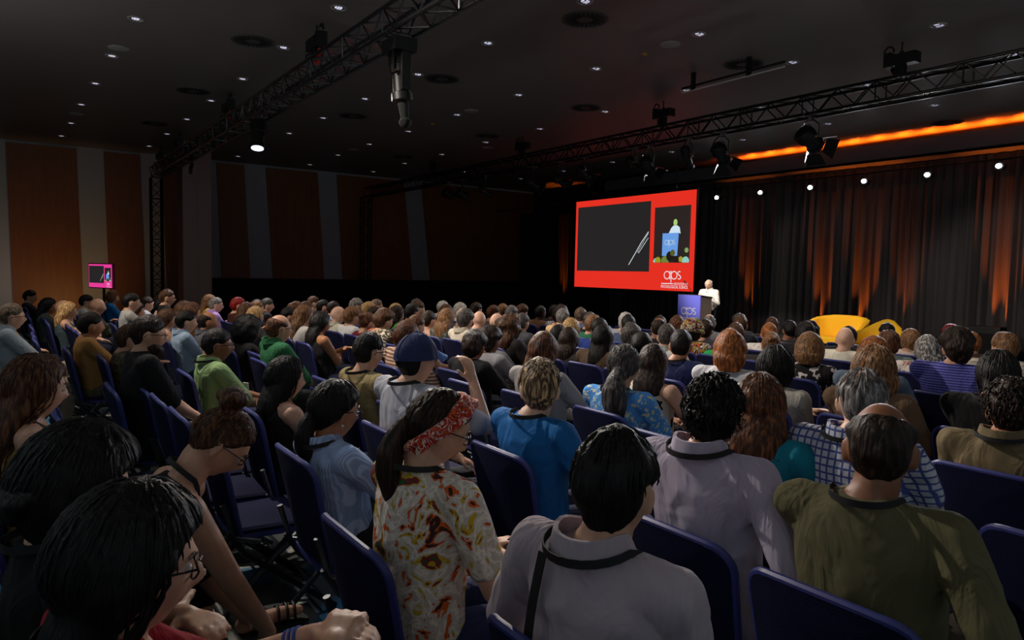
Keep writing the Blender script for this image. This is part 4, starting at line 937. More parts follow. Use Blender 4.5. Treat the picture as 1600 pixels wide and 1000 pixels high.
add(340, 512, 49, 's', 'blk', (P_, (122, 148, 98)), 'bright green polo shirt', 'm', hyx=-.1, d=5.25, badge=1, lan=1, ht=.010, gl=1, sleeve=.8, collar=1, label='person with short black hair and glasses in a bright green polo shirt')
add(18, 473, 33, 's', 'grbr', (P_, (150, 162, 168)), 'pale blue grey shirt', gl=1, sleeve=1.2, collar=1, legs='cross', arm='clasp', pants=(132, 120, 104), label='person in pale grey shirt and glasses with crossed khaki legs at left edge')
add(8, 478, 20, 's', 'br', (P_, (100, 100, 104)), 'grey shirt')
add(402, 469, 14, 's', 'lbr', (P_, (60, 60, 66)), 'grey jacket'); add(416, 469, 17, 'l', 'dbr', (P_, (34, 34, 36)), 'black top'); add(429, 466, 14, 's', 'dgr', (P_, (46, 46, 50)), 'charcoal jacket'); add(431, 475, 16, 's', 'blk', (P_, (40, 40, 44)), 'charcoal shirt')
add(446, 468, 19, 'c', 'aub', (P_, (205, 205, 205)), 'white shirt'); add(477, 469, 16, 's', 'br', (P_, (40, 36, 36)), 'dark top'); add(475, 475, 24, 'l', 'lbr', (P_, (215, 212, 208)), 'white blouse', hl=.28)
add(437, 488, 27, 's', 'aub', (P_, (38, 96, 60)), 'green polo shirt', gl=1, bald=1, sleeve=.9, collar=1, legs='sit'); add(501, 485, 32, 'l', 'blk', (P_, (24, 24, 26)), 'sleeveless black top', 't', sleeve=0, hl=.36)
add(516, 475, 18, 'B', 'bl', (P_, (200, 196, 180)), 'cream shirt', 'p', collar=1); add(522, 465, 14, 's', 'br', (P_, (40, 40, 40)), 'dark jacket'); add(535, 476, 20, 's', 'lbr', (P_, (220, 220, 224)), 'white shirt', ht=.02)
add(539, 471, 15, 's', 'blk', (P_, (50, 54, 66)), 'navy shirt'); add(551, 473, 17, 's', 'dbr', ('plaid', (190, 200, 214), (70, 96, 150)), 'blue plaid shirt'); add(565, 465, 16, 's', 'gr', (P_, (60, 60, 64)), 'grey jacket')
add(570, 486, 22, 'u', 'aub', (P_, (104, 28, 42)), 'maroon top', sleeve=2); add(579, 472, 14, 's', 'dgr', (P_, (80, 96, 130)), 'blue shirt'); add(589, 466, 14, 's', 'grbr', (P_, (60, 50, 46)), 'brown jacket', gl=1)
add(598, 472, 15, 's', 'bl', (P_, (110, 104, 100)), 'taupe top'); add(593, 480, 27, 'c', 'br', ('patch', (84, 78, 60), (50, 50, 40), (110, 100, 76)), 'olive patterned jacket', sleeve=2, ht=.03); add(608, 480, 16, 's', 'dbr', (P_, (60, 34, 34)), 'dark red shirt')
add(619, 472, 14, 's', 'bl', (P_, (90, 90, 96)), 'grey top'); add(627, 477, 20, 'w', 'dbr', (P_, (60, 160, 60)), 'bright green top'); add(635, 467, 15, 's', 'br', (P_, (160, 156, 150)), 'pale shirt', 'p', armR='chin')
add(651, 473, 18, 's', 'blk', (P_, (24, 24, 26)), 'black top', 't', armR='chin'); add(657, 466, 13, 's', 'dgr', (P_, (54, 54, 60)), 'charcoal top'); add(650, 490, 20, 's', 'aub', (P_, (60, 56, 54)), 'brown top')
add(672, 484, 21, 's', 'dbr', ('zigzag', (215, 215, 215), (190, 40, 70), (20, 20, 24)), 'pink zigzag top', sleeve=0)
add(642, 500, 33, 'b', 'aub', ('stripe', (206, 176, 150), (120, 84, 70), None, 1.3), 'brown and cream striped top', ht=.02, sleeve=.9)
add(686, 468, 12, 's', 'wh', (P_, (190, 190, 190)), 'pale shirt'); add(693, 480, 24, 'w', 'lbr', ('dots', (60, 66, 62), (110, 110, 100)), 'dark patterned top'); add(709, 475, 18, 'l', 'br', (P_, (70, 66, 66)), 'dark grey top'); add(711, 471, 16, 'b', 'wh', (P_, (214, 214, 214)), 'white shirt')
add(733, 472, 13, 's', 'gr', (P_, (60, 60, 64)), 'grey shirt'); add(747, 471, 15, 's', 'dbr', (P_, (44, 40, 44)), 'dark shirt'); add(729, 482, 23, 's', 'dgr', (P_, (216, 206, 186)), 'cream shirt', sleeve=2, collar=1, ht=.022)
add(752, 487, 44, 'C', 'br', (P_, (40, 36, 36)), 'black top', 'm', hl=.20); add(769, 475, 16, 's', 'aub', (P_, (80, 76, 76)), 'grey top'); add(786, 473, 14, 's', 'lbr', (P_, (90, 86, 80)), 'grey cardigan'); add(792, 475, 14, 's', 'gr', (P_, (40, 44, 56)), 'navy jacket')
add(772, 484, 16, 'B', 'lbr', (P_, (60, 62, 70)), 'dark grey shirt', 'p'); add(796, 489, 15, 'B', 'wh', (P_, (90, 90, 100)), 'grey shirt', 'p'); add(785, 494, 17, 's', 'dgr', (P_, (50, 50, 54)), 'dark sweater')
add(742, 513, 36, 'c', 'dbr', (P_, (22, 22, 24)), 'black top', 'm', d=5.6, gl=1, sleeve=2); add(795, 511, 32, 'c', 'dbr', (P_, (150, 148, 152)), 'grey hooded top', 'm', sleeve=2)
add(577, 519, 43, 'f', 'blk', (P_, (142, 126, 86)), 'olive tan T-shirt', hyx=.3, gl=1, ht=.008, sleeve=.7, lan=1, label='person with short black faded hair and glasses in an olive tan T-shirt')
# right of the middle
add(817, 474, 16, 'c', 'br', (P_, (60, 56, 60)), 'dark top'); add(815, 487, 20, 's', 'dgr', (P_, (70, 70, 76)), 'grey top'); add(844, 476, 13, 'f', 'blk', (P_, (90, 60, 40)), 'brown shirt', 'd'); add(866, 475, 13, 's', 'blk', (P_, (30, 30, 34)), 'black shirt', 'd')
add(880, 480, 20, 's', 'gr', (P_, (214, 176, 132)), 'tan shirt', 'p', collar=1); add(840, 490, 21, 'b', 'bl', (P_, (214, 220, 224)), 'white top'); add(867, 488, 24, 's', 'blk', (P_, (34, 56, 130)), 'royal blue jacket', 't', sleeve=2)
add(802, 490, 13, 'B', 'bl', (P_, (150, 140, 130)), 'beige shirt', 'p'); add(829, 500, 17, 's', 'blk', (P_, (50, 46, 50)), 'dark shirt', 'p'); add(815, 501, 26, 'l', 'dbr', (P_, (50, 44, 44)), 'dark brown top'); add(803, 511, 22, 's', 'blk', (P_, (120, 120, 126)), 'grey sweater')
add(850, 518, 46, 'w', 'aub', (P_, (148, 142, 140)), 'long sleeved grey top', d=4.6, sleeve=2, hl=.36)
add(927, 490, 20, 'c', 'lbr', (P_, (34, 100, 70)), 'green shirt'); add(921, 497, 23, 'c', 'dgr', (P_, (70, 70, 74)), 'grey shirt'); add(950, 483, 25, 'c', 'dbr', ('zigzag', (200, 200, 204), (40, 40, 46)), 'black and white zebra top', 'm', ht=.04, w2=.24)
add(927, 503, 36, 'l', 'blk', (P_, (84, 66, 50)), 'olive brown jacket', sleeve=2, hl=.40); add(1000, 486, 19, 's', 'grbr', (P_, (90, 104, 140)), 'denim shirt', armL='chin', sleeve=2); add(1011, 492, 20, 's', 'blk', (P_, (66, 80, 110)), 'blue denim shirt')
add(1030, 495, 17, 's', 'dgr', (P_, (28, 28, 32)), 'black jacket'); add(1050, 495, 21, 's', 'dbr', (P_, (24, 24, 28)), 'black jacket', 'm', bald=1); add(1070, 494, 20, 'c', 'wh', (P_, (150, 150, 156)), 'grey white top'); add(1109, 489, 19, 'F', 'gr', (P_, (112, 114, 122)), 'grey shirt', 'p', collar=1)
add(1088, 498, 28, 'h', 'blk', ('patch', (20, 24, 20), (200, 180, 30), (180, 60, 40), 2.0), 'black, yellow and green print dress', 'd', sleeve=.8, label='person with black and yellow headwrap in a colourful print dress below the lectern')
add(1125, 499, 16, 's', 'dbr', (P_, (40, 40, 44)), 'dark top'); add(1139, 498, 22, 'w', 'aub', (P_, (90, 50, 40)), 'rust top'); add(1156, 489, 19, 'c', 'dgr', (P_, (60, 60, 66)), 'dark grey shirt'); add(1168, 504, 22, 's', 'dbr', (P_, (52, 50, 54)), 'dark top', ht=.02); add(1188, 506, 21, 'b', 'br', (P_, (40, 34, 38)), 'dark top')
add(1136, 511, 26, 'b', 'gin', (P_, (40, 160, 90)), 'bright green satin top'); add(1142, 519, 46, 'b', 'gin', (P_, (190, 192, 200)), 'light grey top', hl=.12, ht=.03, d=4.8, label='person with copper bob in a light grey top right of the navy shirt')
add(1180, 533, 26, 'w', 'bl', (P_, (216, 150, 150)), 'pale pink blouse', hl=.18); add(1012, 501, 28, 's', 'dgr', (P_, (216, 212, 206)), 'cream white shirt', collar=1, sleeve=2); add(983, 514, 33, 's', 'blk', (P_, (40, 38, 40)), 'black shirt'); add(1065, 512, 36, 's', 'blk', (P_, (26, 34, 76)), 'navy shirt', 't', d=5.4, lan=1, sleeve=.8)
add(976, 541, 50, 'p', 'dgr', ('floral', (76, 144, 214), (200, 206, 190), (220, 200, 120), 1.7), 'light blue flowered top', hl=.30, pz=-.05, sleeve=.6, ht=.018, fat=.03, w2=.21, pt=1.7, d=4.1, hyx=.55, hp0=.25, label='person with greying hair in a low ponytail and blue flowered top')
add(1021, 537, 46, 'w', 'dbr', ('dots', (190, 184, 170), (24, 22, 22)), 'sleeveless black and white top', d=4.75, sleeve=0, hl=.34)
add(845, 563, 56, 's', 'bl', (P_, (22, 96, 160)), 'blue T-shirt', 'p', hyx=.90, sleeve=.6, lan=1, ht=.022, hcx='grbr', d=3.2, label='person with short blond grey hair in a blue T-shirt with black strap')
add(1195, 518, 20, 'u', 'br', (P_, (50, 40, 44)), 'dark top'); add(1207, 494, 13, 's', 'br', (P_, (50, 44, 44)), 'dark top'); add(1206, 517, 23, 'u', 'lbr', (P_, (40, 36, 36)), 'dark top'); add(1222, 496, 21, 's', 'br', (P_, (24, 28, 38)), 'dark navy jacket', sleeve=2); add(1247, 499, 25, 'c', 'blk', (P_, (26, 24, 28)), 'black top', cl=1, ht=.03)
add(1264, 501, 17, 's', 'blk', (P_, (40, 36, 40)), 'dark top', 'm'); add(1294, 510, 26, 'u', 'gin', ('dots', (222, 216, 210), (190, 184, 180)), 'white lace top', sleeve=.5, bun=(-.10, 0, .0)); add(1305, 504, 27, 'b', 'blk', (P_, (20, 20, 24)), 'black jacket', sleeve=2)
add(1266, 520, 38, 'b', 'lbr', ('dots', (24, 24, 26), (205, 200, 196)), 'black and white floral blouse', d=5.6, ht=.03, hl=.1); add(1213, 543, 46, 'b', 'blk', (P_, (170, 166, 158)), 'light grey draped top', d=4.4, ht=.03, sleeve=2)
add(1357, 510, 20, 's', 'dbr', (P_, (40, 40, 44)), 'dark top'); add(1372, 513, 26, 'B', 'lbr', (P_, (222, 216, 200)), 'cream shirt', 'p', sleeve=2); add(1410, 504, 18, 's', 'blk', (P_, (26, 26, 30)), 'black top'); add(1420, 512, 22, 'b', 'lbr', (P_, (210, 190, 180)), 'pale pink top'); add(1427, 517, 30, 'c', 'aub', (P_, (96, 108, 106)), 'grey green shirt', sleeve=.8, ht=.02)
add(1367, 529, 44, 'b', 'gin', (P_, (96, 110, 130)), 'dusty blue jacket', d=5.0, hl=.12, ht=.03); add(1367, 543, 58, 'b', 'lbr', (P_, (112, 88, 68)), 'brown cardigan', d=4.0, hl=.14, ht=.03, sleeve=2)
add(1450, 522, 43, 'w', 'wh', ('floral', (216, 206, 200), (170, 130, 120), (120, 84, 70)), 'white floral blouse', d=6.0, hl=.22, hcx='gr'); add(1470, 513, 15, 's', 'gin', (P_, (70, 50, 44)), 'brown top'); add(1487, 505, 17, 'c', 'red', (P_, (60, 40, 40)), 'dark red top')
add(1497, 513, 50, 'c', 'dbr', ('stripe', (112, 112, 196), (56, 56, 124), None, 2.0), 'blue striped T-shirt', d=4.9, ht=.035, w2=.23, fat=.03, sleeve=.6, w3=1.1); add(1522, 521, 22, 'c', 'dbr', (P_, (190, 186, 176)), 'cream shirt')
add(1550, 515, 38, 'c', 'lbr', ('stripe', (206, 196, 180), (170, 160, 146), None, 1.2), 'cream ribbed top', ht=.02); add(1580, 524, 18, 's', 'grbr', (P_, (200, 190, 184)), 'pale top'); add(1596, 540, 24, 's', 'dbr', (P_, (210, 190, 180)), 'pale pink shirt')
add(1562, 546, 60, 'l', 'blk', (P_, (18, 18, 20)), 'black T-shirt', 't', d=3.7, hl=.4, armL='cross', sleeve=.6, label='person with very long black hair in a black T-shirt at the right edge', fat=.03)
add(1350, 574, 67, 's', 'gr', ('plaid', (205, 208, 216), (70, 84, 150), None, 2.3), 'blue and white plaid shirt', 'p', bald=1, sleeve=.7, collar=1, lan=1, ht=.012, d=2.65, hyx=.6, label='person with thinning grey hair in a blue and white plaid shirt')
add(1582, 590, 66, 'c', 'dbr', (P_, (112, 98, 72)), 'khaki shirt', 't', d=3.0, hyx=.5, collar=1, lan=1, ht=.02, sleeve=.8, label='person with short curly dark hair in a khaki shirt at the right edge')
add(1118, 580, 96, 'c', 'blk', (P_, (176, 166, 186)), 'pale lilac shirt', 't', ht=.014, hyx=.5, collar=1, lan=1, sleeve=1.9, armL='rest', armR='rest', w2=.19, label='person with thick black hair in a pale lilac shirt beside the teal T-shirt')
add(1190, 583, 76, 'w', 'aub', (P_, (24, 128, 150)), 'teal T-shirt', d=2.85, hl=.34, sleeve=.5, w2=.2, label='person with long auburn hair in a teal T-shirt')
add(1380, 626, 103, 'F', 'dbr', (P_, (92, 88, 62)), 'olive jacket', 'm', sleeve=1.9, fat=.02, ht=.010, hyx=.45, d=1.83, armR='rest', pants=(60, 54, 46), legs='cross', ck=-1, kz=.60, ankle=(.86, .14, .44), shoec=(120, 112, 100), label='person with shiny bald head and dark sides in an olive jacket')
# foreground
add(965, 668, 135, 's', 'blk', (P_, (176, 164, 172)), 'pale mauve shirt', d=1.52, ht=.014, hyx=.42,  collar=1, lan=1, sleeve=1.9, armL='rest', strap=1, label='nearest back-turned person with black hair in a pale mauve shirt with black strap')
add(652, 520, 58, 'k', 'blk', (P_, (172, 172, 180)), 'light grey shirt', sleeve=.75, lan=1, fat=.03, d=3.55, w3=1.12, capman=1, hyx=.22, label='person in a navy baseball cap and light grey shirt raising one hand')
add(447, 556, 57, 'l', 'blk', (P_, (20, 20, 22)), 'black sleeveless top', sleeve=0, hl=.36, d=4.0, label='person with long straight black hair and bare shoulder left of the ponytail')
add(525, 597, 64, 'p', 'blk', ('vstripe', (136, 160, 200), (170, 190, 222), None, 3), 'blue striped shirt', 't', gl=1, sleeve=1.9, pz=-.01, hl=.26, earring=1, hyx=.12, d=3.05, ht=.018, collar=1, label='person with black ponytail, glasses and earring in a blue striped shirt')
add(684, 606, 92, 'p', 'dbr', ('patch', (196, 188, 176), (190, 160, 40), (120, 40, 50), 1.6), 'colourful print blouse', d=2.22, ht=.006, sleeve=.6, hl=.30, pz=-.02, hp0=.42, lean=2, arm='phone', headband=1, hyx=-.22, gl=1, fine=1, phone=1, pants=(38, 46, 78), label='person wearing a red headband and colourful print blouse, holding a phone')
add(55, 553, 86, 'w', 'br', (P_, (160, 130, 70)), 'mustard sleeveless top', sleeve=0, hl=.38, hcx='aub', d=2.75, pants=(120, 110, 100), label='person with long wavy brown hair in a mustard sleeveless top')
add(335, 636, 92, 'u', 'br', ('dots', (30, 28, 26), (78, 72, 60)), 'dark patterned sleeveless top', d=2.45, sleeve=0, bun=(-.07, 0, .14), bs=1.25, lean=44, hp0=.75, bend=1, fine=1, gl=1, legs='cross', ck=-1, plen=.5, pants=(24, 22, 22), shoe=0, armL=((.62, .05, .30), (0, 1, -.2), (.3, 0, -1), .3), armR=((.58, -.14, .36), (-.3, -1, -.2), (.3, 0, -1), .3), label='person bending forward with hair in a loose bun and strappy sandals', hdx=.10)
add(122, 671, 190, 'b', 'blk', (P_, (16, 16, 18)), 'black top', d=1.62, ht=.034, hp0=.25, hyx=-.1, sleeve=.7, label='person with black bob seen in dark profile at the lower left', hl=.06)
add(205, 766, 225, 'l', 'blk', ('floral', (150, 20, 34), (190, 200, 220), (30, 40, 80), 1.0), 'red flowered blouse', d=1.22, ht=.028, hl=.42, hp0=.12, hyx=-.05, lean=-2, legs='cross', ck=-1, kz=.80, kx=.44, ankle=(.62, .1, .46), sleeve=.8, gl=1, armL=((.30, .04, .90), (-.3, .8, -1), (.7, -.75, .1), .8), armR=((.30, -.045, .91), (-.3, -.8, -1), (.7, .75, .1), .8), fine=1, pants=(44, 48, 66), watch=1, label='nearest person, long black hair and glasses, red flowered blouse, hands clasped')
WID = {'s': .178, 'f': .170, 'b': .205, 'l': .20, 'w': .215, 'c': .20, 'C': .29, 'p': .19, 'u': .18, 'F': .17, 'B': .165, 'k': .19, 'h': .2}
ROW0, RP = .14, .785
# ---- extras for some people
def ex_cap(body, k):
    pass
def ex_strap(body, k):
    sp, ax, up = k['sp'], k['ax'], k['up']; P = []
    for t in np.linspace(0, 1, 14): a = pi*.98*t; P.append(sp(1.0-.95*t)+ax[1]*(.075+.05*t)-ax[0]*(.085+.062*sin(pi*min(1, t*1.1))))
    P = [sp(1.02)+ax[1]*.085+ax[0]*.06]+P; b = MB(); rr = [np.array([p+ax[1]*.011, p-ax[1]*.011, p-ax[1]*.011-ax[0]*.004, p+ax[1]*.011-ax[0]*.004]) for p in P]; b.loft(rr).build('bag_strap', BR, body)
def ex_earring(body, k):
    for s in (-1, 1): MB().ell(k['hc']+k['M'] @ np.array((-.004, s*.083, -.048)), (.006, .006, .006), 8).build('earring', mat('pearl', (220, 215, 205), .3), body)
def ex_badge(body, k):
    sp, ax, up = k['sp'], k['ax'], k['up']; c = sp(.42)+ax[0]*.22; b = MB()
    b.tube([sp(.98)+ax[0]*.09+ax[1]*.05, sp(.7)+ax[0]*.165+ax[1]*.02, c+up*.05], .004, 5); b.build('badge_cord', BR, body); MB().box(c, (.004, .085, .12), M=rotm(.5, -.1)).build('name_badge', BADGE, body, smooth=False)
def ex_headband(body, k):
    M, hc = k['M'], k['hc']; b = MB(); q = rotm(0, .62)
    for off, ph in ((0, 0), (.022, 1.4), (-.022, 2.9)):
        P = []
        for a in np.linspace(0, 2*pi, 49)[:-1]:
            dv = q @ np.array((off*2+.03, sin(a), cos(a)))+np.array((0, 0, .30)); dv /= np.linalg.norm(dv); th = math.acos(max(-1, min(1, dv[2]))); phh = math.atan2(dv[1], dv[0]); p = head_pts(np.array([th]), np.array([phh]))[0]
            r = np.linalg.norm(p); p = p*(1+(.015+.003*sin(5*a+ph))/r); p[0] += off*.9*(.35+.65*max(0, cos(a)))+.004*sin(4*a+ph); P.append(hc+M @ p)
        b.tube(P, .0135, 8, closed=True)
    b.build('headband', cloth('patch', (170, 30, 34), (200, 90, 60), (110, 40, 70), 4.0), body)
def ex_phone(body, k):
    w = (k['arms'][1][1]+k['arms'][-1][1])/2; c = w+np.array((.10, 0, .035)); o = MB().box((0, 0, 0), (.145, .07, .009), M=rotm(0, -.45)).build('mobile_phone', mat('phone_black', (12, 12, 14), .15), None)
    return o, c
def ex_watch(body, k):
    for s, nm, mm in ((-1, 'wristwatch', mat('watch_black', (14, 14, 16), .4)), (1, 'bracelet', mat('bracelet_blue', (40, 70, 150), .4))):
        el, wr, _, _ = k['arms'][s]; d = (wr-el)/np.linalg.norm(wr-el); b = MB()
        for q in ((0,) if s < 0 else (0, .012, .024)):
            c = wr-d*(.03+q); u = np.cross(d, (0, 0, 1.)); u /= np.linalg.norm(u); v = np.cross(u, d)
            b.tube([c+(u*cos(a)+v*sin(a))*.029 for a in np.linspace(0, 2*pi, 17)[:-1]], .009 if s < 0 else .004, 6, closed=True)
        if s < 0: b.box(c+v*.030, (.034, .030, .010))
        b.build(nm, mm, body)
def ex_sandal(body, k):
    for s in (-1, 1):
        h0, kn, an, ft = k['legs'][s]; d = ft-an; d[2] *= .35; d /= np.linalg.norm(d); sd = np.cross((0, 0, 1.), d); sd /= np.linalg.norm(sd); up = np.cross(d, sd); c = (an+ft)/2+d*.02; b = MB()
        b.loft([np.array([c+d*x+sd*y*w-up*z for x, w in ((-.13, .5), (-.10, .9), (0, .9), (.09, 1.1), (.13, .7)) for y in (-.04,)]+[c+d*x+sd*.04*w-up*z for x, w in ((.13, .7), (.09, 1.1), (0, .9), (-.10, .9), (-.13, .5))]) for z in (.052, .038)])
        for x, r in ((.075, .040), (.045, .042), (.01, .042)): b.tube([c+d*(x+.01*cos(a))+sd*r*cos(a)+up*(r*1.05*sin(a)-.02) for a in np.linspace(-.3, pi+.3, 12)], .006, 6)
        b.tube([an+sd*.043*cos(a)+d*(.043*sin(a))+up*.012 for a in np.linspace(0, 2*pi, 15)[:-1]], .006, 6, closed=True)
        b.build('sandal', mat('sandal_black', (16, 15, 16), .45), body)
def ex_wrap(body, k):
    M, hc = k['M'], k['hc']; b = MB(); rnd = random.Random(3)
    for i in range(9):
        P = []; t0 = .5+i*.12
        for a in np.linspace(0, 2*pi, 30)[:-1]:
            p = head_pts(np.array([t0+.15*sin(a+i)]), np.array([a]))[0]; r = np.linalg.norm(p); P.append(hc+M @ (p*(1+.03/r)+np.array((-.01, 0, .02))))
        b.tube(P, .022, 6, closed=True)
    b.ell(hc+M @ np.array((-.02, 0, .13)), (.06, .06, .05), 10); b.build('headwrap', cloth('patch', (16, 16, 14), (200, 190, 40), (20, 20, 20), 3.0), body)
# ---- seat assignment
seats = []
for a in A:
    o = a['o']; wr = o.get('w2', WID[a['hair']]*(1.06 if a['x'] < 640 else 1)); d0 = F_PX*wr/a['w']; best = None; v = ray(a['x'], a['y'])
    if 'd' in o: d = o['d']; p = EYEV+v*d; kk = int(round((p.x-.10-ROW0)/RP)); kk = max(0, kk)
    else:
        for kk in range(0, 13):
            X = ROW0+RP*kk+.10
            # solve depth on the row
            dd = X/v.x if v.x > .02 else 99
            if dd <= .5 or dd > 30: continue
            p = EYEV+v*dd
            if p.y > 22.2: continue
            c = ((p.z-1.26)/.05)**2+(math.log(dd/d0)/.13)**2
            if best is None or c < best[0]: best = (c, dd, kk, p)
        if best is None or best[0] > 9 or a['x'] < 250:
            zz = min(1.36, max(1.16, (EYEV+v*d0).z)); d0 = (zz-EYE)/v.z if v.z < -.02 else d0
            p = EYEV+v*d0; kk = max(0, round((p.x-.1-ROW0)/RP)); d = d0
        else: c, d, kk, p = best
    a['p'] = p; a['row'] = kk; a['d'] = d
for kk in range(0, 15):   # keep neighbours on a row apart
    L = sorted([a for a in A if a['row'] == kk], key=lambda a: a['p'].y)
    for it in range(60):
        for i in range(len(L)-1):
            q = L[i+1]['p'].y-L[i]['p'].y
            if q < .47:
                e = (.47-q)/2; fa = L[i]['d']; fb = L[i+1]['d']; wa = 0 if 'd' in L[i]['o'] else 1; wb = 0 if 'd' in L[i+1]['o'] else 1
                if wa+wb == 0: continue
                L[i]['p'].y -= 2*e*wa/(wa+wb); L[i+1]['p'].y += 2*e*wb/(wa+wb)
for it in range(40):
    for i, a in enumerate(A):
        for b in A[i+1:]:
            dx, dy = b['p'].x-a['p'].x, b['p'].y-a['p'].y
            if abs(dx) < .50 and abs(dy) < .46:
                wa = 0 if 'd' in a['o'] else 1; wb = 0 if 'd' in b['o'] else 1
                if wa+wb == 0: continue
                e = (.47-abs(dy))/(wa+wb); s_ = 1 if dy >= 0 else -1; a['p'].y -= s_*e*wa*.6; b['p'].y += s_*e*wb*.6
# ---- labels
STY = {'s': 'short %s hair', 'f': 'short %s hair', 'b': '%s bob', 'l': 'long straight %s hair', 'w': 'long wavy %s hair', 'c': 'curly %s hair', 'C': 'big curly %s hair', 'p': '%s ponytail', 'u': '%s hair tied up', 'F': 'bald crown, %s sides', 'B': 'bald head', 'k': 'cap', 'h': 'headwrap'}
from collections import Counter
for a in A:
    s = STY[a['hair']]; a['hd'] = s % HN.get(a['hc'], {'bl': 'blond', 'gr': 'grey', 'dgr': 'dark grey', 'wh': 'white', 'grbr': 'greying'}.get(a['hc'], a['hc'])) if '%s' in s else s
    a['base'] = f"{a['hd']}, {a['words']}"
cb = Counter(a['base'] for a in A); cw = Counter(a['words'] for a in A)
used_l = set()
for a in A:
    if 'label' in a['o']: a['label'] = a['o']['label']; used_l.add(a['label']); continue
    refs = sorted([b for b in A if b is not a and cw[b['words']] == 1 and len(b['words'].split()) <= 4], key=lambda b: abs(b['x']-a['x'])+.9*abs(b['y']-a['y']))
    lab = None
    for b in refs[:6]:
        dx = a['x']-b['x']; rel = 'right of' if dx > 6 else 'left of' if dx < -6 else ('nearer than' if a['y'] > b['y'] else 'beyond')
        l = f"person with {a['base']}, {rel} the {b['words']}"
        if len(l.split()) <= 16 and l not in used_l: lab = l; break
    a['label'] = lab or f"person with {a['base']}"; used_l.add(a['label'])
# ---- build everyone
chair0 = make_chair(); ctree = (chair0, [(c, [(q, []) for q in children(c)]) for c in children(chair0)]); chair_used = [False]
def put_chair(x, y, label, group='rows of dark blue folding chairs', rz=0.0):
    if not chair_used[0]: c = chair0; c.location = (x, y, 0); c.rotation_euler = (0, 0, rz); chair_used[0] = True
    else: c = copy_tree(ctree, (x, y, 0), rz)
    tag(c, label, 'chair', group); return c
TGT = Vector((12.9, 10.5, 0)); taken = {}; capm = [None]
for a in A:
    p, o, d = a['p'], dict(a['o']), a['d']; near = d < 4.6; rnd = random.Random(int(a['x']*7+a['y']))
    vox = .0075 if d < 2.6 else .010 if d < 5.4 else .013 if d < 8 else .016
    hx0 = o.get('hdx', .045); lean = o.get('lean', -9+rnd.uniform(-3, 5)); o['lean'] = lean
    Yc = p.y; yaw = math.atan2(TGT.y-Yc, TGT.x-p.x); hy = yaw*rnd.uniform(.55, 1.0)+rnd.uniform(-.12, .12)+o.get('hy0', 0)
    hy = (yaw*rnd.uniform(.15, .55)+rnd.uniform(-.12, .08) if a['x'] < 640 else yaw*rnd.uniform(.75, 1.1)+rnd.uniform(-.15, .15))+o.get('hy0', 0)
    if 'bend' in o: hy = -.15
    if 'hyx' in o: hy = o['hyx']
    o['hy'] = hy; o['hp'] = o.get('hp0', rnd.uniform(-.02, .14)); o['tw'] = yaw*.22 if 'bend' not in o else 0
    if 'w3' in o: o['w'] = o['w3']
    if 'arm' not in o: o['arm'] = rnd.choice(['lap', 'lap', 'clasp', 'cross', 'knee'])
    if 'pants' not in o: o['pants'] = rnd.choice([(26, 28, 34), (32, 36, 56), (60, 56, 52), (22, 22, 24), (44, 52, 80)])
    if 'hcx' in o: HC.setdefault(a['hc']+o['hcx'], (HC[o['hcx']][0], HC[a['hc']][1])); hc = a['hc']+o['hcx']
    else: hc = a['hc']
    ts = a['top']; top = cloth(*ts)
    ex = []
    if o.get('strap'): ex.append(ex_strap)
    if o.get('earring'): ex.append(ex_earring)
    if o.get('badge'): ex.append(ex_badge)
    if o.get('headband'): ex.append(ex_headband)
    if o.get('watch'): ex.append(ex_watch)
    if o.get('bend'): ex.append(ex_sandal)
    if a['hair'] == 'h': ex.append(ex_wrap)
    if o.get('capman'): o['armR'] = ((.15, -.15, 1.10), (.6, -.6, -.8), (-.25, .15, 1), .5)
    keep = {}
    if o.get('phone'): ex.append(lambda b_, k_: keep.update(k=k_))
    o['extra'] = ex
    # root so that the head centre lands on the sight line
    hipx = -.06; Tl = (p.z-.262-.52)/max(.55, cos(R(lean)))
    rx = p.x-(hipx+Tl*sin(R(lean))+hx0)
    yy = Yc
    body = person((rx, yy, 0), 0, p.z, a['hair'], hc, top, o, vox, near)
    tag(body, a['label'], 'person', 'seated audience')
    if keep:
        ph, c = ex_phone(body, keep['k']); ph.location = (c[0]+rx, c[1]+yy, c[2]); tag(ph, 'black mobile phone held in the hands of the headband wearer', 'phone')
    cx = rx+.0
    if abs(cx-(ROW0+.275+RP*a['row'])) > .12 and 'd' not in a['o']: cx = rx
    taken.setdefault(a['row'], []).append((yy, cx, a))
    wl = ' '.join(['dark blue folding chair under the person with']+(a['hd'].replace(',', '')+', '+a['words']).split())
    a['chl'] = wl
cc = Counter(a['chl'] for a in A); n_ch = 0
for kk, L in taken.items():
    for yy, cx, a in L:
        lb = a['chl']
        if cc[lb] > 1 or len(lb.split()) > 16:
            lb = 'blue folding chair under '+a['label']
            w_ = lb.split(); lb = ' '.join(w_ if len(w_) <= 16 else ('blue chair of '+a['label']).split()[:16])
        put_chair(cx, yy, lb, 'occupied dark blue folding chairs'); n_ch += 1
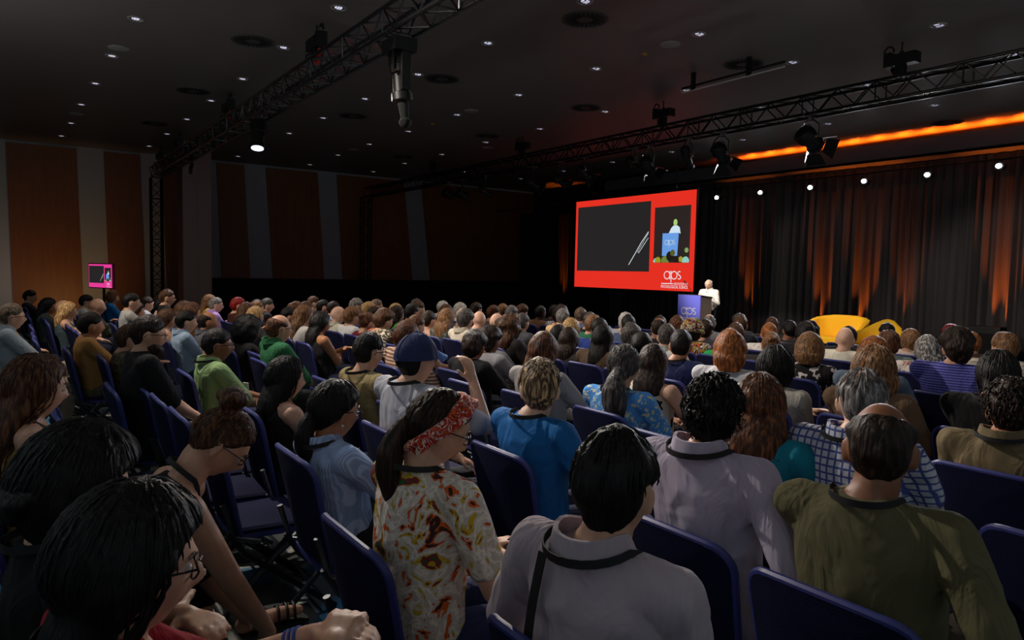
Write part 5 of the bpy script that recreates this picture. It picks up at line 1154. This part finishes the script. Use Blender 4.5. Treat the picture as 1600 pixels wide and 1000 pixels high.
# ---- empty chairs in the gaps of each row
def near_ref(x, y):
    b = min([a for a in A if cw[a['words']] == 1 and len(a['words'].split()) <= 4], key=lambda a: (a['p'].x-x)**2+(a['p'].y-y)**2); dx = b['p'].x-x; dy = b['p'].y-y
    if abs(dy) >= abs(dx): rel = 'beside' ; side = 'to its right' if dy > 0 else 'to its left'
    else: rel = 'beyond' if dx < 0 else 'nearer than'; side = ''
    return b, rel, side
EY = {0: (.9, 14), 1: (.8, 15), 2: (.6, 17), 3: (.6, 18), 4: (.8, 19), 5: (1.2, 20), 6: (1.6, 21), 7: (2, 21.5), 8: (3, 21.5), 9: (4, 21.5), 10: (4.5, 21.5), 11: (5, 20), 12: (6, 20)}
ecount = Counter(); E_CH = []
for kk in range(0, 13):
    if kk not in taken: continue
    L = sorted(q[0] for q in taken.get(kk, [])); y0, y1 = EY[kk]; y1 = min(y1, max(L)+.3)
    pts = [y0-.49]+L+[y1+.49]; xr = ROW0+.31+RP*kk
    for i in range(len(pts)-1):
        g_ = pts[i+1]-pts[i]; n = int((g_-.44)/.49)
        for j in range(n):
            y = pts[i]+(j+1)*g_/(n+1); x = xr
            v = M_ = None
            rel = Vector((x-.27, y, .8))-EYEV; dpt = rel.dot(_f); px = 800+F_PX*rel.dot(_r2)/max(dpt, .01)
            if dpt < .9 or px < -150 or px > 1720: continue
            if any(abs(a['p'].x-.17+.0-x+.0) < .55 and abs(a['p'].y-y) < .44 for a in A if a['row'] != kk): continue
            E_CH.append((x, y, kk, px, dpt))
E_CH = [e for e in E_CH if not (e[2] == 1 and 3.4 < e[1] < 6.2)]
E_CH += [(1.0, 3.5, 1, 350, 4), (.97, 4.0, 1, 330, 4.4), (.95, 4.5, 1, 310, 4.8), (.93, 5.0, 1, 280, 5.2), (.90, 8.3, 1, 150, 7), (.88, 8.8, 1, 145, 7.4), (.86, 9.3, 1, 140, 7.8), (.84, 9.8, 1, 135, 8.2), (.82, 10.3, 1, 130, 8.6)]
for x, y, kk, px, dpt in E_CH[:180]:
    b, rel, side = near_ref(x, y); lb = f"empty dark blue folding chair {rel} the {b['words']}{', '+side if side else ''}"; ecount[lb] += 1
    if ecount[lb] > 1:
        lb = f"empty dark blue chair, {ORD[min(13, kk)]} row, {['one', 'two', 'three', 'four', 'five', 'six', 'seven', 'eight', 'nine', 'ten', 'eleven', 'twelve'][min(11, ecount[lb]-1)]} from the {b['words']}"
    put_chair(x, y, lb, 'empty dark blue folding chairs')
print('people', len(A), 'chairs', n_ch, 'empty', len(E_CH))
# ---- speaker at the lectern
sp_ = on_x(1106.5, 436, LX+LD+.24)
spk = person((sp_.x+.02, sp_.y, 0), R(188), sp_.z, 's', 'wh', cloth('plain', (225, 222, 216)), dict(stand=1, lean=4, hdx=.03, skin='p', bald=1, gl=1, sleeve=1.9, pants=(40, 42, 52), collar=1, lan=0, hy=.25, hp=.15, s=.95,
             armL=((.20, .15, 1.14), (-.6, .5, -.6), (1, 0, -.2), .5), armR=((.14, -.17, 1.12), (-.6, -.5, -.6), (1, 0, -.2), .5)), .010, False)
tag(spk, 'white haired speaker in white shirt standing behind the lectern', 'person')
flush()
